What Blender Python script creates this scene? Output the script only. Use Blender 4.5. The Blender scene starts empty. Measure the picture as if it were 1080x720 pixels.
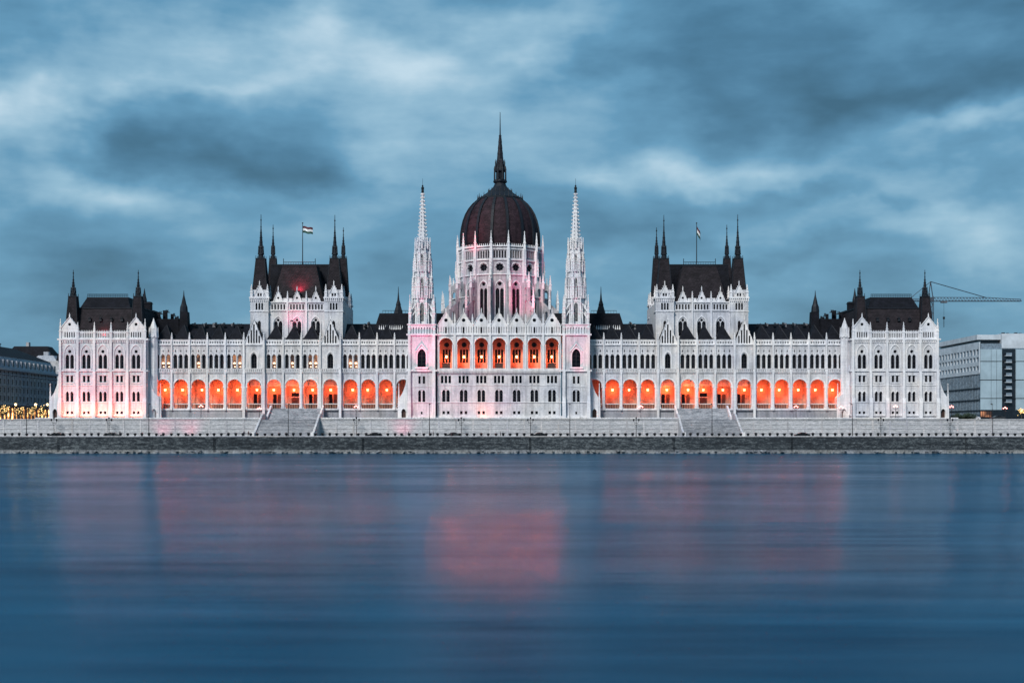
import bpy, math, random
from mathutils import Vector, Matrix
from mathutils.geometry import delaunay_2d_cdt
random.seed(7)
SC = bpy.context.scene
COL = SC.collection
R = math.radians

# ------------------------------------------------------------------ camera
CAM_D, CAM_H, FPX, HOR = 400.0, 6.86, 1403.0, 452.0
cam_d = bpy.data.cameras.new('camera')
cam = bpy.data.objects.new('camera', cam_d); COL.objects.link(cam)
cam.location = (0, -CAM_D, CAM_H); cam.rotation_euler = (R(90), 0, 0)
cam_d.sensor_width = 36; cam_d.lens = FPX/1080*36
cam_d.shift_y = (HOR-360)/1080
cam_d.clip_start = 0.5; cam_d.clip_end = 20000
SC.camera = cam

# ------------------------------------------------------------------ node helpers
def mat_new(name):
    m = bpy.data.materials.new(name); m.use_nodes = True
    nt = m.node_tree
    return m, nt, nt.nodes.get('Principled BSDF')
def N(nt, t, **kw):
    n = nt.nodes.new(t)
    for k, v in kw.items():
        if k in n.inputs: n.inputs[k].default_value = v
        else: setattr(n, k, v)
    return n
def L(nt, a, b): nt.links.new(a, b)
def M_(nt, op, a, b=None, c=None, clamp=False):
    n = nt.nodes.new('ShaderNodeMath'); n.operation = op; n.use_clamp = clamp
    for i, v in enumerate((a, b, c)):
        if v is None: continue
        if isinstance(v, (int, float)): n.inputs[i].default_value = v
        else: nt.links.new(v, n.inputs[i])
    return n.outputs[0]
def ramp(nt, fac, stops):
    n = nt.nodes.new('ShaderNodeValToRGB'); e = n.color_ramp.elements
    while len(e) < len(stops): e.new(0.5)
    for i, (p, c) in enumerate(stops):
        e[i].position = p; e[i].color = (c[0], c[1], c[2], 1)
    nt.links.new(fac, n.inputs[0]); return n.outputs[0]
def mix(nt, fac, a, b, mode='MIX'):
    n = nt.nodes.new('ShaderNodeMix'); n.data_type = 'RGBA'; n.blend_type = mode
    for s, v in ((0, fac), (6, a), (7, b)):
        if isinstance(v, (int, float)): n.inputs[s].default_value = v
        elif isinstance(v, tuple): n.inputs[s].default_value = (v[0], v[1], v[2], 1)
        else: nt.links.new(v, n.inputs[s])
    return n.outputs[2]
def pos_scaled(nt, sx, sy, sz):
    g = nt.nodes.new('ShaderNodeNewGeometry'); m = nt.nodes.new('ShaderNodeMapping')
    m.inputs['Scale'].default_value = (sx, sy, sz)
    nt.links.new(g.outputs['Position'], m.inputs['Vector']); return m.outputs[0]

# ------------------------------------------------------------------ world: overcast dusk sky
W = bpy.data.worlds.new('World'); SC.world = W; W.use_nodes = True
nt = W.node_tree; nt.nodes.clear()
SUN_EL, SUN_ROT = R(26), R(200)
sky = nt.nodes.new('ShaderNodeTexSky'); sky.sky_type = 'NISHITA'; sky.sun_disc = False
sky.sun_elevation = SUN_EL; sky.sun_rotation = SUN_ROT; sky.air_density = 1.4; sky.dust_density = 1.0; sky.ozone_density = 3.0
bg1 = nt.nodes.new('ShaderNodeBackground'); bg1.inputs[1].default_value = 0.08
L(nt, sky.outputs[0], bg1.inputs[0])
tc = nt.nodes.new('ShaderNodeTexCoord')
sep = nt.nodes.new('ShaderNodeSeparateXYZ'); L(nt, tc.outputs['Generated'], sep.inputs[0])
az = M_(nt, 'ARCTAN2', sep.outputs[0], sep.outputs[1])
el = M_(nt, 'ARCSINE', sep.outputs[2])
cv = nt.nodes.new('ShaderNodeCombineXYZ'); L(nt, az, cv.inputs[0]); L(nt, el, cv.inputs[1])
def cnoise(scale, sx, sy, detail, rough, dist=0.0, off=0.0):
    mp = nt.nodes.new('ShaderNodeMapping'); mp.inputs['Scale'].default_value = (sx, sy, 1); mp.inputs['Location'].default_value = (off, off*0.7, off)
    L(nt, cv.outputs[0], mp.inputs[0])
    n = nt.nodes.new('ShaderNodeTexNoise'); n.inputs['Scale'].default_value = scale
    n.inputs['Detail'].default_value = detail; n.inputs['Roughness'].default_value = rough; n.inputs['Distortion'].default_value = dist
    L(nt, mp.outputs[0], n.inputs['Vector']); return n.outputs['Fac']
# warped sky coordinates (azimuth, elevation) in degrees
w1 = cnoise(11, 1, 1.4, 4, 0.5, 0.0, 3.1); w2 = cnoise(11, 1, 1.4, 4, 0.5, 0.0, 11.7)
azd = M_(nt, 'ADD', M_(nt, 'MULTIPLY', az, 57.3), M_(nt, 'MULTIPLY', M_(nt, 'SUBTRACT', w1, 0.5), 10.0))
eld = M_(nt, 'ADD', M_(nt, 'MULTIPLY', el, 57.3), M_(nt, 'MULTIPLY', M_(nt, 'SUBTRACT', w2, 0.5), 5.0))
def blob(px, py, rx, ry, amp):
    a0 = math.degrees(math.atan((px-540)/FPX)); e0 = math.degrees(math.atan((HOR-py)/FPX))
    dx = M_(nt, 'DIVIDE', M_(nt, 'SUBTRACT', azd, a0), rx/FPX*57.3)
    dy = M_(nt, 'DIVIDE', M_(nt, 'SUBTRACT', eld, e0), ry/FPX*57.3)
    r2 = M_(nt, 'ADD', M_(nt, 'MULTIPLY', dx, dx), M_(nt, 'MULTIPLY', dy, dy))
    return M_(nt, 'MULTIPLY', M_(nt, 'EXPONENT', M_(nt, 'MULTIPLY', r2, -1.0)), amp)
BLOBS = [(15, 135, 60, 45, .40), (60, 205, 110, 26, .25), (300, 60, 210, 46, .26), (470, 75, 170, 60, .20), (420, 150, 120, 40, .12),
         (130, 160, 120, 24, -.17), (260, 185, 150, 20, -.20), (40, 20, 130, 30, -.12), (390, 20, 120, 22, -.05),
         (690, 180, 90, 26, .30), (840, 190, 100, 20, .16), (1050, 160, 70, 14, .26), (990, 250, 150, 40, .27), (640, 110, 60, 20, .06),
         (620, 80, 60, 30, -.18), (820, 85, 190, 34, -.20), (980, 120, 150, 24, -.24), (900, 20, 230, 26, -.12), (1040, 30, 60, 40, -.1),
         (870, 215, 120, 12, -.14), (820, 265, 140, 14, -.16), (420, 215, 120, 30, .02), (150, 250, 120, 18, -.06), (120, 320, 200, 40, -.16),
         (700, 320, 120, 30, .06), (560, 25, 110, 20, .05), (180, 105, 100, 10, .14), (1000, 190, 90, 10, -.08)]
acc = None
for b in BLOBS:
    v = blob(*b); acc = v if acc is None else M_(nt, 'ADD', acc, v)
n1 = cnoise(8, 1, 2.0, 6, 0.50, 0.15, 1.3); n2 = cnoise(20, 1, 3.4, 5, 0.5, 0.1, 5.0)
val = M_(nt, 'ADD', M_(nt, 'MULTIPLY', acc, 1.35), 0.45)
val = M_(nt, 'ADD', val, M_(nt, 'MULTIPLY', M_(nt, 'SUBTRACT', n1, 0.5), 0.95))
val = M_(nt, 'ADD', val, M_(nt, 'MULTIPLY', M_(nt, 'SUBTRACT', n2, 0.5), 0.26))
ccol = ramp(nt, val, [(0.0, (0.030, 0.110, 0.185)), (0.25, (0.062, 0.190, 0.315)), (0.5, (0.120, 0.310, 0.480)), (0.75, (0.285, 0.490, 0.640)), (1.0, (0.54, 0.71, 0.82))])
bg2 = nt.nodes.new('ShaderNodeBackground'); bg2.inputs[1].default_value = 0.57; L(nt, ccol, bg2.inputs[0])
ms = nt.nodes.new('ShaderNodeMixShader'); ms.inputs[0].default_value = 0.93
L(nt, bg1.outputs[0], ms.inputs[1]); L(nt, bg2.outputs[0], ms.inputs[2])
wo = nt.nodes.new('ShaderNodeOutputWorld'); L(nt, ms.outputs[0], wo.inputs[0])

# ------------------------------------------------------------------ sun (soft light through cloud, behind the camera)
sd = bpy.data.lights.new('sun', 'SUN'); sd.energy = 2.0; sd.angle = R(14); sd.color = (1.0, 0.98, 0.94)
so = bpy.data.objects.new('sun', sd); COL.objects.link(so)
_az = R(-18)
_dir = Vector((math.sin(_az)*math.cos(SUN_EL), math.cos(_az)*math.cos(SUN_EL)*1.0, -math.sin(SUN_EL)))
so.rotation_euler = Vector((0.34, 0.70, -0.66)).to_track_quat('-Z', 'Y').to_euler()
SC.view_settings.view_transform = 'Standard'; SC.view_settings.look = 'None'
SC.view_settings.exposure = 0.8; SC.view_settings.gamma = 1.0
SC.render.engine = 'CYCLES'
SC.cycles.max_bounces = 6; SC.cycles.caustics_reflective = False; SC.cycles.caustics_refractive = False

# ------------------------------------------------------------------ measures
def S(y): return (CAM_D+y)/FPX            # metres per photo pixel at distance y
def X(px, y): return (px-540)*S(y)
def Z(py, y): return CAM_H+(HOR-py)*S(y)
U = S(0); XC = X(526.3, 0)                # the palace's axis

# ------------------------------------------------------------------ materials
def stone_mat(name, c1, c2, course=0.55, bump=0.35, stain=0.5, rough=0.85):
    m, nt, b = mat_new(name)
    p = pos_scaled(nt, 1, 1, 1)
    n = N(nt, 'ShaderNodeTexNoise', Scale=0.35, Detail=6, Roughness=0.65); L(nt, p, n.inputs['Vector'])
    n2 = N(nt, 'ShaderNodeTexNoise', Scale=2.2, Detail=4, Roughness=0.7); L(nt, p, n2.inputs['Vector'])
    ps = pos_scaled(nt, 0.9, 0.9, 0.07)
    n3 = N(nt, 'ShaderNodeTexNoise', Scale=1.0, Detail=5, Roughness=0.7); L(nt, ps, n3.inputs['Vector'])
    br = nt.nodes.new('ShaderNodeTexBrick'); 
    g = nt.nodes.new('ShaderNodeNewGeometry'); s = nt.nodes.new('ShaderNodeSeparateXYZ'); L(nt, g.outputs['Position'], s.inputs[0])
    c = nt.nodes.new('ShaderNodeCombineXYZ'); L(nt, M_(nt, 'ADD', s.outputs[0], M_(nt, 'MULTIPLY', s.outputs[1], 0.83)), c.inputs[0]); L(nt, s.outputs[2], c.inputs[1])
    L(nt, c.outputs[0], br.inputs['Vector'])
    br.inputs['Scale'].default_value = 1.0; br.inputs['Brick Width'].default_value = course*2.3; br.inputs['Row Height'].default_value = course
    br.inputs['Mortar Size'].default_value = 0.035; br.inputs['Color1'].default_value = (1, 1, 1, 1); br.inputs['Color2'].default_value = (0.92, 0.92, 0.92, 1); br.inputs['Mortar'].default_value = (0.74, 0.74, 0.76, 1)
    f = M_(nt, 'ADD', M_(nt, 'MULTIPLY', n.outputs['Fac'], 0.5), M_(nt, 'MULTIPLY', n2.outputs['Fac'], 0.5))
    col = ramp(nt, f, [(0.32, c2), (0.62, c1)])
    col = mix(nt, 0.7, col, br.outputs['Color'], 'MULTIPLY')
    st = ramp(nt, n3.outputs['Fac'], [(0.33, (1-stain,)*3), (0.56, (1, 1, 1))])
    col = mix(nt, 0.8, col, st, 'MULTIPLY')
    n4 = N(nt, 'ShaderNodeTexNoise', Scale=0.09, Detail=5, Roughness=0.6); L(nt, p, n4.inputs['Vector'])
    col = mix(nt, 1.0, col, ramp(nt, n4.outputs['Fac'], [(0.36, (0.80, 0.82, 0.88)), (0.5, (0.95, 0.95, 0.96)), (0.62, (1.0, 0.97, 0.93))]), 'MULTIPLY')
    L(nt, col, b.inputs['Base Color']); b.inputs['Roughness'].default_value = rough
    bp = nt.nodes.new('ShaderNodeBump'); bp.inputs['Strength'].default_value = bump; bp.inputs['Distance'].default_value = 0.08
    L(nt, M_(nt, 'ADD', n2.outputs['Fac'], br.outputs['Fac']), bp.inputs['Height']); L(nt, bp.outputs[0], b.inputs['Normal'])
    return m
STONE = stone_mat('limestone', (0.80, 0.79, 0.80), (0.52, 0.52, 0.55), 0.6, 0.4, 0.5)
DRUMST = stone_mat('weathered_limestone', (0.60, 0.58, 0.60), (0.33, 0.32, 0.35), 0.7, 0.4, 0.55)
STONE2 = stone_mat('carved_limestone', (0.93, 0.91, 0.91), (0.72, 0.71, 0.73), 0.9, 0.2, 0.4)
GREYST = stone_mat('embankment_stone', (0.80, 0.78, 0.80), (0.40, 0.40, 0.43), 0.62, 1.0, 0.5)
STEPST = stone_mat('step_stone', (0.46, 0.46, 0.49), (0.28, 0.29, 0.32), 0.5, 0.8, 0.5)
QUAYST = stone_mat('quay_stone', (0.085, 0.095, 0.105), (0.012, 0.017, 0.022), 0.8, 1.0, 0.8)
def mottled(name, c0, c1, c2):
    m, nt, b = mat_new(name)
    n = N(nt, 'ShaderNodeTexNoise', Scale=1.0, Detail=7, Roughness=0.75); L(nt, pos_scaled(nt, 0.5, 0.5, 1.8), n.inputs['Vector'])
    n2 = N(nt, 'ShaderNodeTexNoise', Scale=1.0, Detail=5, Roughness=0.7); L(nt, pos_scaled(nt, 1.8, 1.8, 3.5), n2.inputs['Vector'])
    n3 = N(nt, 'ShaderNodeTexNoise', Scale=1.0, Detail=3, Roughness=0.6); L(nt, pos_scaled(nt, 0.02, 0.1, 0.25), n3.inputs['Vector'])
    f = M_(nt, 'ADD', M_(nt, 'MULTIPLY', n.outputs['Fac'], 0.5), M_(nt, 'ADD', M_(nt, 'MULTIPLY', n2.outputs['Fac'], 0.35), M_(nt, 'MULTIPLY', n3.outputs['Fac'], 0.15)))
    L(nt, ramp(nt, f, [(0.40, c0), (0.50, c1), (0.60, c2)]), b.inputs['Base Color']); b.inputs['Roughness'].default_value = 0.85
    bp = nt.nodes.new('ShaderNodeBump'); bp.inputs['Strength'].default_value = 1.0; bp.inputs['Distance'].default_value = 0.4
    L(nt, f, bp.inputs['Height']); L(nt, bp.outputs[0], b.inputs['Normal']); return m
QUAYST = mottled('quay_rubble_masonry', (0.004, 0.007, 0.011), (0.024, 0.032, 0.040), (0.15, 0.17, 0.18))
EMBST = mottled('embankment_masonry', (0.26, 0.27, 0.29), (0.48, 0.48, 0.50), (0.70, 0.69, 0.71))
STAIRST = mottled('worn_step_stone', (0.12, 0.13, 0.15), (0.30, 0.31, 0.34), (0.52, 0.52, 0.55))
RUBBLE = stone_mat('waterline_stone', (0.34, 0.35, 0.36), (0.06, 0.07, 0.075), 0.5, 1.0, 0.5)
PLAST = stone_mat('loggia_plaster', (0.58, 0.36, 0.25), (0.34, 0.20, 0.14), 0.8, 0.2, 0.35)
CEIL = stone_mat('shade_toned_vault', (0.13, 0.055, 0.04), (0.06, 0.025, 0.02), 0.6, 0.3, 0.4)  # dark colour puts the shade of the arch tops into the ceiling; wainscot shares it
DARKST = stone_mat('sooty_stone', (0.22, 0.22, 0.24), (0.09, 0.095, 0.11), 0.8, 0.4, 0.5)
def simple(name, col, rough=0.6, metal=0.0, var=0.35, scale=1.5, spec=0.5, emis=None, es=0.0, bump=0.0, stretch=(1, 1, 1)):
    m, nt, b = mat_new(name)
    p = pos_scaled(nt, *stretch)
    n = N(nt, 'ShaderNodeTexNoise', Scale=scale, Detail=5, Roughness=0.6); L(nt, p, n.inputs['Vector'])
    lo = tuple(c*(1-var) for c in col); hi = tuple(min(1, c*(1+var)) for c in col)
    L(nt, ramp(nt, n.outputs['Fac'], [(0.35, lo), (0.65, hi)]), b.inputs['Base Color'])
    b.inputs['Roughness'].default_value = rough; b.inputs['Metallic'].default_value = metal
    b.inputs['Specular IOR Level'].default_value = spec
    if emis: b.inputs['Emission Color'].default_value = (*emis, 1); b.inputs['Emission Strength'].default_value = es
    if bump:
        bp = nt.nodes.new('ShaderNodeBump'); bp.inputs['Strength'].default_value = bump; bp.inputs['Distance'].default_value = 0.1
        L(nt, n.outputs['Fac'], bp.inputs['Height']); L(nt, bp.outputs[0], b.inputs['Normal'])
    return m
def slate_mat(name, col):
    m, nt, b = mat_new(name)
    g = nt.nodes.new('ShaderNodeNewGeometry'); s = nt.nodes.new('ShaderNodeSeparateXYZ'); L(nt, g.outputs['Position'], s.inputs[0])
    c = nt.nodes.new('ShaderNodeCombineXYZ'); L(nt, M_(nt, 'ADD', s.outputs[0], s.outputs[1]), c.inputs[0]); L(nt, s.outputs[2], c.inputs[1])
    br = nt.nodes.new('ShaderNodeTexBrick'); L(nt, c.outputs[0], br.inputs['Vector'])
    br.inputs['Scale'].default_value = 1; br.inputs['Brick Width'].default_value = 0.9; br.inputs['Row Height'].default_value = 0.45; br.inputs['Mortar Size'].default_value = 0.04
    br.inputs['Color1'].default_value = (*[x*1.25 for x in col], 1); br.inputs['Color2'].default_value = (*[x*0.75 for x in col], 1); br.inputs['Mortar'].default_value = (*[x*0.4 for x in col], 1)
    n = N(nt, 'ShaderNodeTexNoise', Scale=0.5, Detail=5, Roughness=0.65); L(nt, g.outputs['Position'], n.inputs['Vector'])
    st = ramp(nt, n.outputs['Fac'], [(0.35, (0.6, 0.6, 0.62)), (0.65, (1.25, 1.2, 1.2))])
    L(nt, mix(nt, 0.9, br.outputs['Color'], st, 'MULTIPLY'), b.inputs['Base Color'])
    b.inputs['Roughness'].default_value = 0.7; b.inputs['Specular IOR Level'].default_value = 0.12
    bp = nt.nodes.new('ShaderNodeBump'); bp.inputs['Strength'].default_value = 0.5; bp.inputs['Distance'].default_value = 0.06
    L(nt, br.outputs['Fac'], bp.inputs['Height']); bp.invert = True; L(nt, bp.outputs[0], b.inputs['Normal'])
    return m
SLATE = slate_mat('brown_slate', (0.025, 0.021, 0.025))
DOMEM = slate_mat('dome_covering', (0.036, 0.022, 0.028))
DSLATE = slate_mat('dark_slate', (0.009, 0.010, 0.015))
LEAD = simple('dark_lead', (0.009, 0.012, 0.018), 0.6, 0.0, spec=0.25)
IRON = simple('black_iron', (0.015, 0.017, 0.02), 0.5, 0.5)
GLASS = simple('dark_window_glass', (0.004, 0.0045, 0.008), 0.2, 0.0, 0.4, 0.8, 0.15)
WFRAME = simple('window_lead', (0.02, 0.018, 0.022), 0.6)
WOOD = simple('dark_door_wood', (0.05, 0.022, 0.015), 0.6)
PAVE = stone_mat('paving', (0.30, 0.30, 0.32), (0.20, 0.20, 0.22), 1.0, 0.3, 0.3)
ASPH = simple('asphalt', (0.05, 0.05, 0.053), 0.85, 0, 0.25, 3.0)
GRND = simple('city_ground', (0.09, 0.09, 0.095), 0.9, 0, 0.3, 0.05)
LAMP = simple('lamp_glow', (1.0, 0.6, 0.3), 0.4, emis=(1.0, 0.50, 0.14), es=5, var=0)
LAMPW = simple('warm_bulb', (1.0, 0.8, 0.5), 0.4, emis=(1.0, 0.62, 0.22), es=2.6, var=0)
LAMPR = simple('pink_globe', (1.0, 0.5, 0.45), 0.4, emis=(1.0, 0.25, 0.22), es=2.2, var=0)
CHAND = simple('chandelier_glow', (1.0, 0.7, 0.5), 0.4, emis=(1.0, 0.56, 0.34), es=1.3, var=0)
def lit_mat(name, col, es, sc=0.5):
    m, nt, b = mat_new(name)
    p = pos_scaled(nt, 1, 1, 1)
    v = N(nt, 'ShaderNodeTexVoronoi', Scale=sc); L(nt, p, v.inputs['Vector'])
    e = ramp(nt, v.outputs['Distance'], [(0.05, col), (0.55, tuple(c*0.05 for c in col))])
    b.inputs['Base Color'].default_value = (0.03, 0.02, 0.02, 1); L(nt, e, b.inputs['Emission Color']); b.inputs['Emission Strength'].default_value = es
    b.inputs['Roughness'].default_value = 0.2
    return m
LITW = lit_mat('lit_window_glass', (1.0, 0.42, 0.20), 0.5, 0.35)
SHOP = lit_mat('lit_shop_glass', (1.0, 0.42, 0.12), 9.0, 0.7)

# ------------------------------------------------------------------ geometry collector
class G:
    def __init__(s): s.v = []; s.f = []; s.mi = []; s.mats = []; s.M = None
    def mat(s, m):
        if m not in s.mats: s.mats.append(m)
        return s.mats.index(m)
    def add(s, vs, fs, m):
        o = len(s.v); k = s.mat(m)
        if s.M is not None: vs = [tuple(s.M @ Vector(p)) for p in vs]
        s.v.extend(tuple(p) for p in vs)
        for f in fs: s.f.append(tuple(o+i for i in f)); s.mi.append(k)
        return s
    def box(s, x0, x1, y0, y1, z0, z1, m):
        return s.add([(x0, y0, z0), (x1, y0, z0), (x1, y1, z0), (x0, y1, z0), (x0, y0, z1), (x1, y0, z1), (x1, y1, z1), (x0, y1, z1)],
              [(0, 3, 2, 1), (4, 5, 6, 7), (0, 1, 5, 4), (1, 2, 6, 5), (2, 3, 7, 6), (3, 0, 4, 7)], m)
    def fru(s, cx, cy, z0, hx0, hy0, z1, hx1, hy1, m):
        return s.add([(cx-hx0, cy-hy0, z0), (cx+hx0, cy-hy0, z0), (cx+hx0, cy+hy0, z0), (cx-hx0, cy+hy0, z0),
               (cx-hx1, cy-hy1, z1), (cx+hx1, cy-hy1, z1), (cx+hx1, cy+hy1, z1), (cx-hx1, cy+hy1, z1)],
              [(0, 3, 2, 1), (4, 5, 6, 7), (0, 1, 5, 4), (1, 2, 6, 5), (2, 3, 7, 6), (3, 0, 4, 7)], m)
    def lathe(s, cx, cy, prof, n, m, rot=0.0, ):
        vs = []; fs = []
        for r, z in prof:
            for i in range(n):
                a = rot+2*math.pi*i/n; vs.append((cx+r*math.sin(a), cy-r*math.cos(a), z))
        for j in range(len(prof)-1):
            for i in range(n):
                k = (i+1) % n; fs.append((j*n+i, j*n+k, (j+1)*n+k, (j+1)*n+i))
        fs.append(tuple(range(n))[::-1]); fs.append(tuple((len(prof)-1)*n+i for i in range(n)))
        return s.add(vs, fs, m)
    def extr(s, poly, y0, y1, m):
        n = len(poly)
        vs = [(x, y0, z) for x, z in poly]+[(x, y1, z) for x, z in poly]
        fs = [tuple(range(n)), tuple(range(2*n-1, n-1, -1))]+[(i, i+n, (i+1) % n+n, (i+1) % n) for i in range(n)]
        return s.add(vs, fs, m)
    def extx(s, poly, x0, x1, m):       # poly in (y, z)
        n = len(poly)
        vs = [(x0, y, z) for y, z in poly]+[(x1, y, z) for y, z in poly]
        fs = [tuple(range(n)), tuple(range(2*n-1, n-1, -1))]+[(i, i+n, (i+1) % n+n, (i+1) % n) for i in range(n)]
        return s.add(vs, fs, m)
    def tube(s, pts, r, m, n=6):
        for a, b in zip(pts[:-1], pts[1:]):
            a = Vector(a); b = Vector(b); d = (b-a).normalized()
            u = d.cross(Vector((0, 0, 1)) if abs(d.z) < 0.9 else Vector((1, 0, 0))).normalized(); w = d.cross(u)
            vs = [tuple(p+(u*math.cos(t)+w*math.sin(t))*r) for p in (a, b) for t in [2*math.pi*i/n for i in range(n)]]
            s.add(vs, [(i, (i+1) % n, n+(i+1) % n, n+i) for i in range(n)]+[tuple(range(n))[::-1], tuple(range(n, 2*n))], m)
        return s
    def ball(s, c, r, m, n=8, k=5, sz=1.0):
        return s.lathe(c[0], c[1], [(max(0.001, r*math.sin(math.pi*j/k)), c[2]-r*sz*math.cos(math.pi*j/k)) for j in range(k+1)], n, m)
    def panel(s, outer, holes, y, depth, m, back=None):
        """wall sheet in the xz plane at y (front), holes with reveals going back by depth"""
        vs = []; es = []
        for loop in [outer]+holes:
            o = len(vs); n = len(loop); vs.extend(Vector(p) for p in loop); es.extend((o+i, o+(i+1) % n) for i in range(n))
        ov, _, of, *_r = delaunay_2d_cdt(vs, es, [], 1, 1e-5)
        keep = []
        for f in of:
            cx = sum(ov[i].x for i in f)/len(f); cz = sum(ov[i].y for i in f)/len(f)
            if inside(cx, cz, outer) and not any(inside(cx, cz, h) for h in holes): keep.append(f)
        of = keep
        s.add([(p.x, y, p.y) for p in ov], [tuple(f) for f in of], m)
        for loop in [outer]+holes:
            n = len(loop)
            s.add([(x, y, z) for x, z in loop]+[(x, y+depth, z) for x, z in loop], [(i, (i+1) % n, (i+1) % n+n, i+n) for i in range(n)], m)
        if back is not None:
            s.add([(p.x, y+depth, p.y) for p in ov], [tuple(f) for f in of], m)
        return s
    def band(s, cx, zs, r0, r1, y0, y1, m, pointed=False, n=12, h=None):
        """arch moulding ring above spring line"""
        def arc(r):
            if not pointed: return [(cx+r*math.cos(math.pi*i/n), zs+r*math.sin(math.pi*i/n)) for i in range(n+1)]
            return parch(cx, zs, r, n)
        a, b = arc(r1), arc(r0)
        k = len(a)
        vs = [(x, y0, z) for x, z in a]+[(x, y0, z) for x, z in b]+[(x, y1, z) for x, z in a]+[(x, y1, z) for x, z in b]
        fs = []
        for i in range(k-1):
            fs += [(i, i+1, k+i+1, k+i), (2*k+i, 2*k+i+1, i+1, i), (k+i, k+i+1, 3*k+i+1, 3*k+i)]
        return s.add(vs, fs, m)
    def build(s, name, parent=None, origin=None):
        if origin is None:
            origin = (0, 0, 0) if parent is not None else centre_base(s.v)
        me = bpy.data.meshes.new(name)
        ox, oy, oz = origin
        me.from_pydata([(x-ox, y-oy, z-oz) for x, y, z in s.v], [], s.f)
        for m in s.mats: me.materials.append(m)
        me.polygons.foreach_set('material_index', s.mi); me.update()
        return link(name, me, parent, origin)
def inside(x, z, poly):
    r = False; j = len(poly)-1
    for i in range(len(poly)):
        (xi, zi), (xj, zj) = poly[i], poly[j]
        if (zi > z) != (zj > z) and x < (xj-xi)*(z-zi)/(zj-zi)+xi: r = not r
        j = i
    return r
def parch(cx, zs, r, n=10):
    """pointed arch from right spring to left spring, half width r"""
    rr = r*1.7; c = rr-r; out = []
    amax = math.acos(c/rr)
    for i in range(n//2+1): t = amax*i/(n//2); out.append((cx-c+rr*math.cos(t), zs+rr*math.sin(t)))
    for i in range(n//2-1, -1, -1): t = amax*i/(n//2); out.append((cx+c-rr*math.cos(t), zs+rr*math.sin(t)))
    return out
def centre_base(v):
    return ((min(p[0] for p in v)+max(p[0] for p in v))/2, (min(p[1] for p in v)+max(p[1] for p in v))/2, min(p[2] for p in v))
WLOC = {}
def link(name, data, parent=None, loc=(0, 0, 0), rz=0.0):
    o = bpy.data.objects.new(name, data); COL.objects.link(o)
    o.location = loc; o.rotation_euler = (0, 0, rz)
    if parent is not None:
        o.parent = parent; o.matrix_parent_inverse = WLOC[parent.name].inverted()
    WLOC[o.name] = Matrix.Translation(Vector(loc)) @ Matrix.Rotation(rz, 4, 'Z')
    return o
def empty(name, loc): return link(name, None, None, loc)
def tag(o, label, cat, group=None):
    o['label'] = label; o['category'] = cat
    if group: o['group'] = group
    return o
def struct(o, kind='structure'): o['kind'] = kind; return o
def copy_tree(root, loc, rz=0.0):
    """copy a thing and its parts; parts keep their place relative to the thing"""
    c = root.copy(); COL.objects.link(c); c.location = loc; c.rotation_euler = (0, 0, rz)
    for ch in [o for o in bpy.data.objects if o.parent == root]:
        d = ch.copy(); COL.objects.link(d); d.parent = c
        for g in [o for o in bpy.data.objects if o.parent == ch]:
            e = g.copy(); COL.objects.link(e); e.parent = d
    return c
def rect(x0, x1, z0, z1): return [(x0, z0), (x1, z0), (x1, z1), (x0, z1)]
def lancet(cx, w, z0, ztop, pointed=False, n=8):
    """arched opening: half width w, crown at ztop"""
    if pointed:
        hgt = math.sqrt((1.7*w)**2-(0.7*w)**2); zs = ztop-hgt
        return [(cx-w, z0), (cx+w, z0)]+parch(cx, zs, w, n)
    zs = ztop-w
    return [(cx-w, z0), (cx+w, z0)]+[(cx+w*math.cos(math.pi*i/n), zs+w*math.sin(math.pi*i/n)) for i in range(n+1)]
def circ(cx, cz, r, n=12, star=0.0):
    return [(cx+r*(1-star*(i % 2))*math.cos(2*math.pi*i/n), cz+r*(1-star*(i % 2))*math.sin(2*math.pi*i/n)) for i in range(n)]

# window part cache: dark panes with leads, local x centred, z from 0, front at y=0
WC = {}
def window(name, w, h, parent, loc, rz=0.0, bars=1, trans=3, lit=0, frame=None):
    key = (name, round(w, 2), round(h, 2), bars, trans, lit)
    if key not in WC:
        g = G(); g.box(-w, w, 0.06, 0.12, 0, h, LITW if lit else GLASS)
        t = 0.05
        for i in range(bars):
            x = -w+2*w*(i+1)/(bars+1); g.box(x-t, x+t, 0.0, 0.055, 0, h, frame or WFRAME)
        for i in range(trans):
            z = h*(i+1)/(trans+1); g.box(-w, w, 0.01, 0.05, z-t*0.6, z+t*0.6, frame or WFRAME)
        if lit == 2:
            g.ball((0, -0.25, h*0.40), 0.42, CHAND, 8, 5, 0.8); g.ball((0.1, -0.22, h*0.16), 0.26, CHAND, 8, 5, 0.8)
        me = bpy.data.meshes.new(name); me.from_pydata(g.v, [], g.f)
        for m in g.mats: me.materials.append(m)
        me.polygons.foreach_set('material_index', g.mi); me.update(); WC[key] = me
    return link(name, WC[key], parent, loc, rz)

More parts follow.
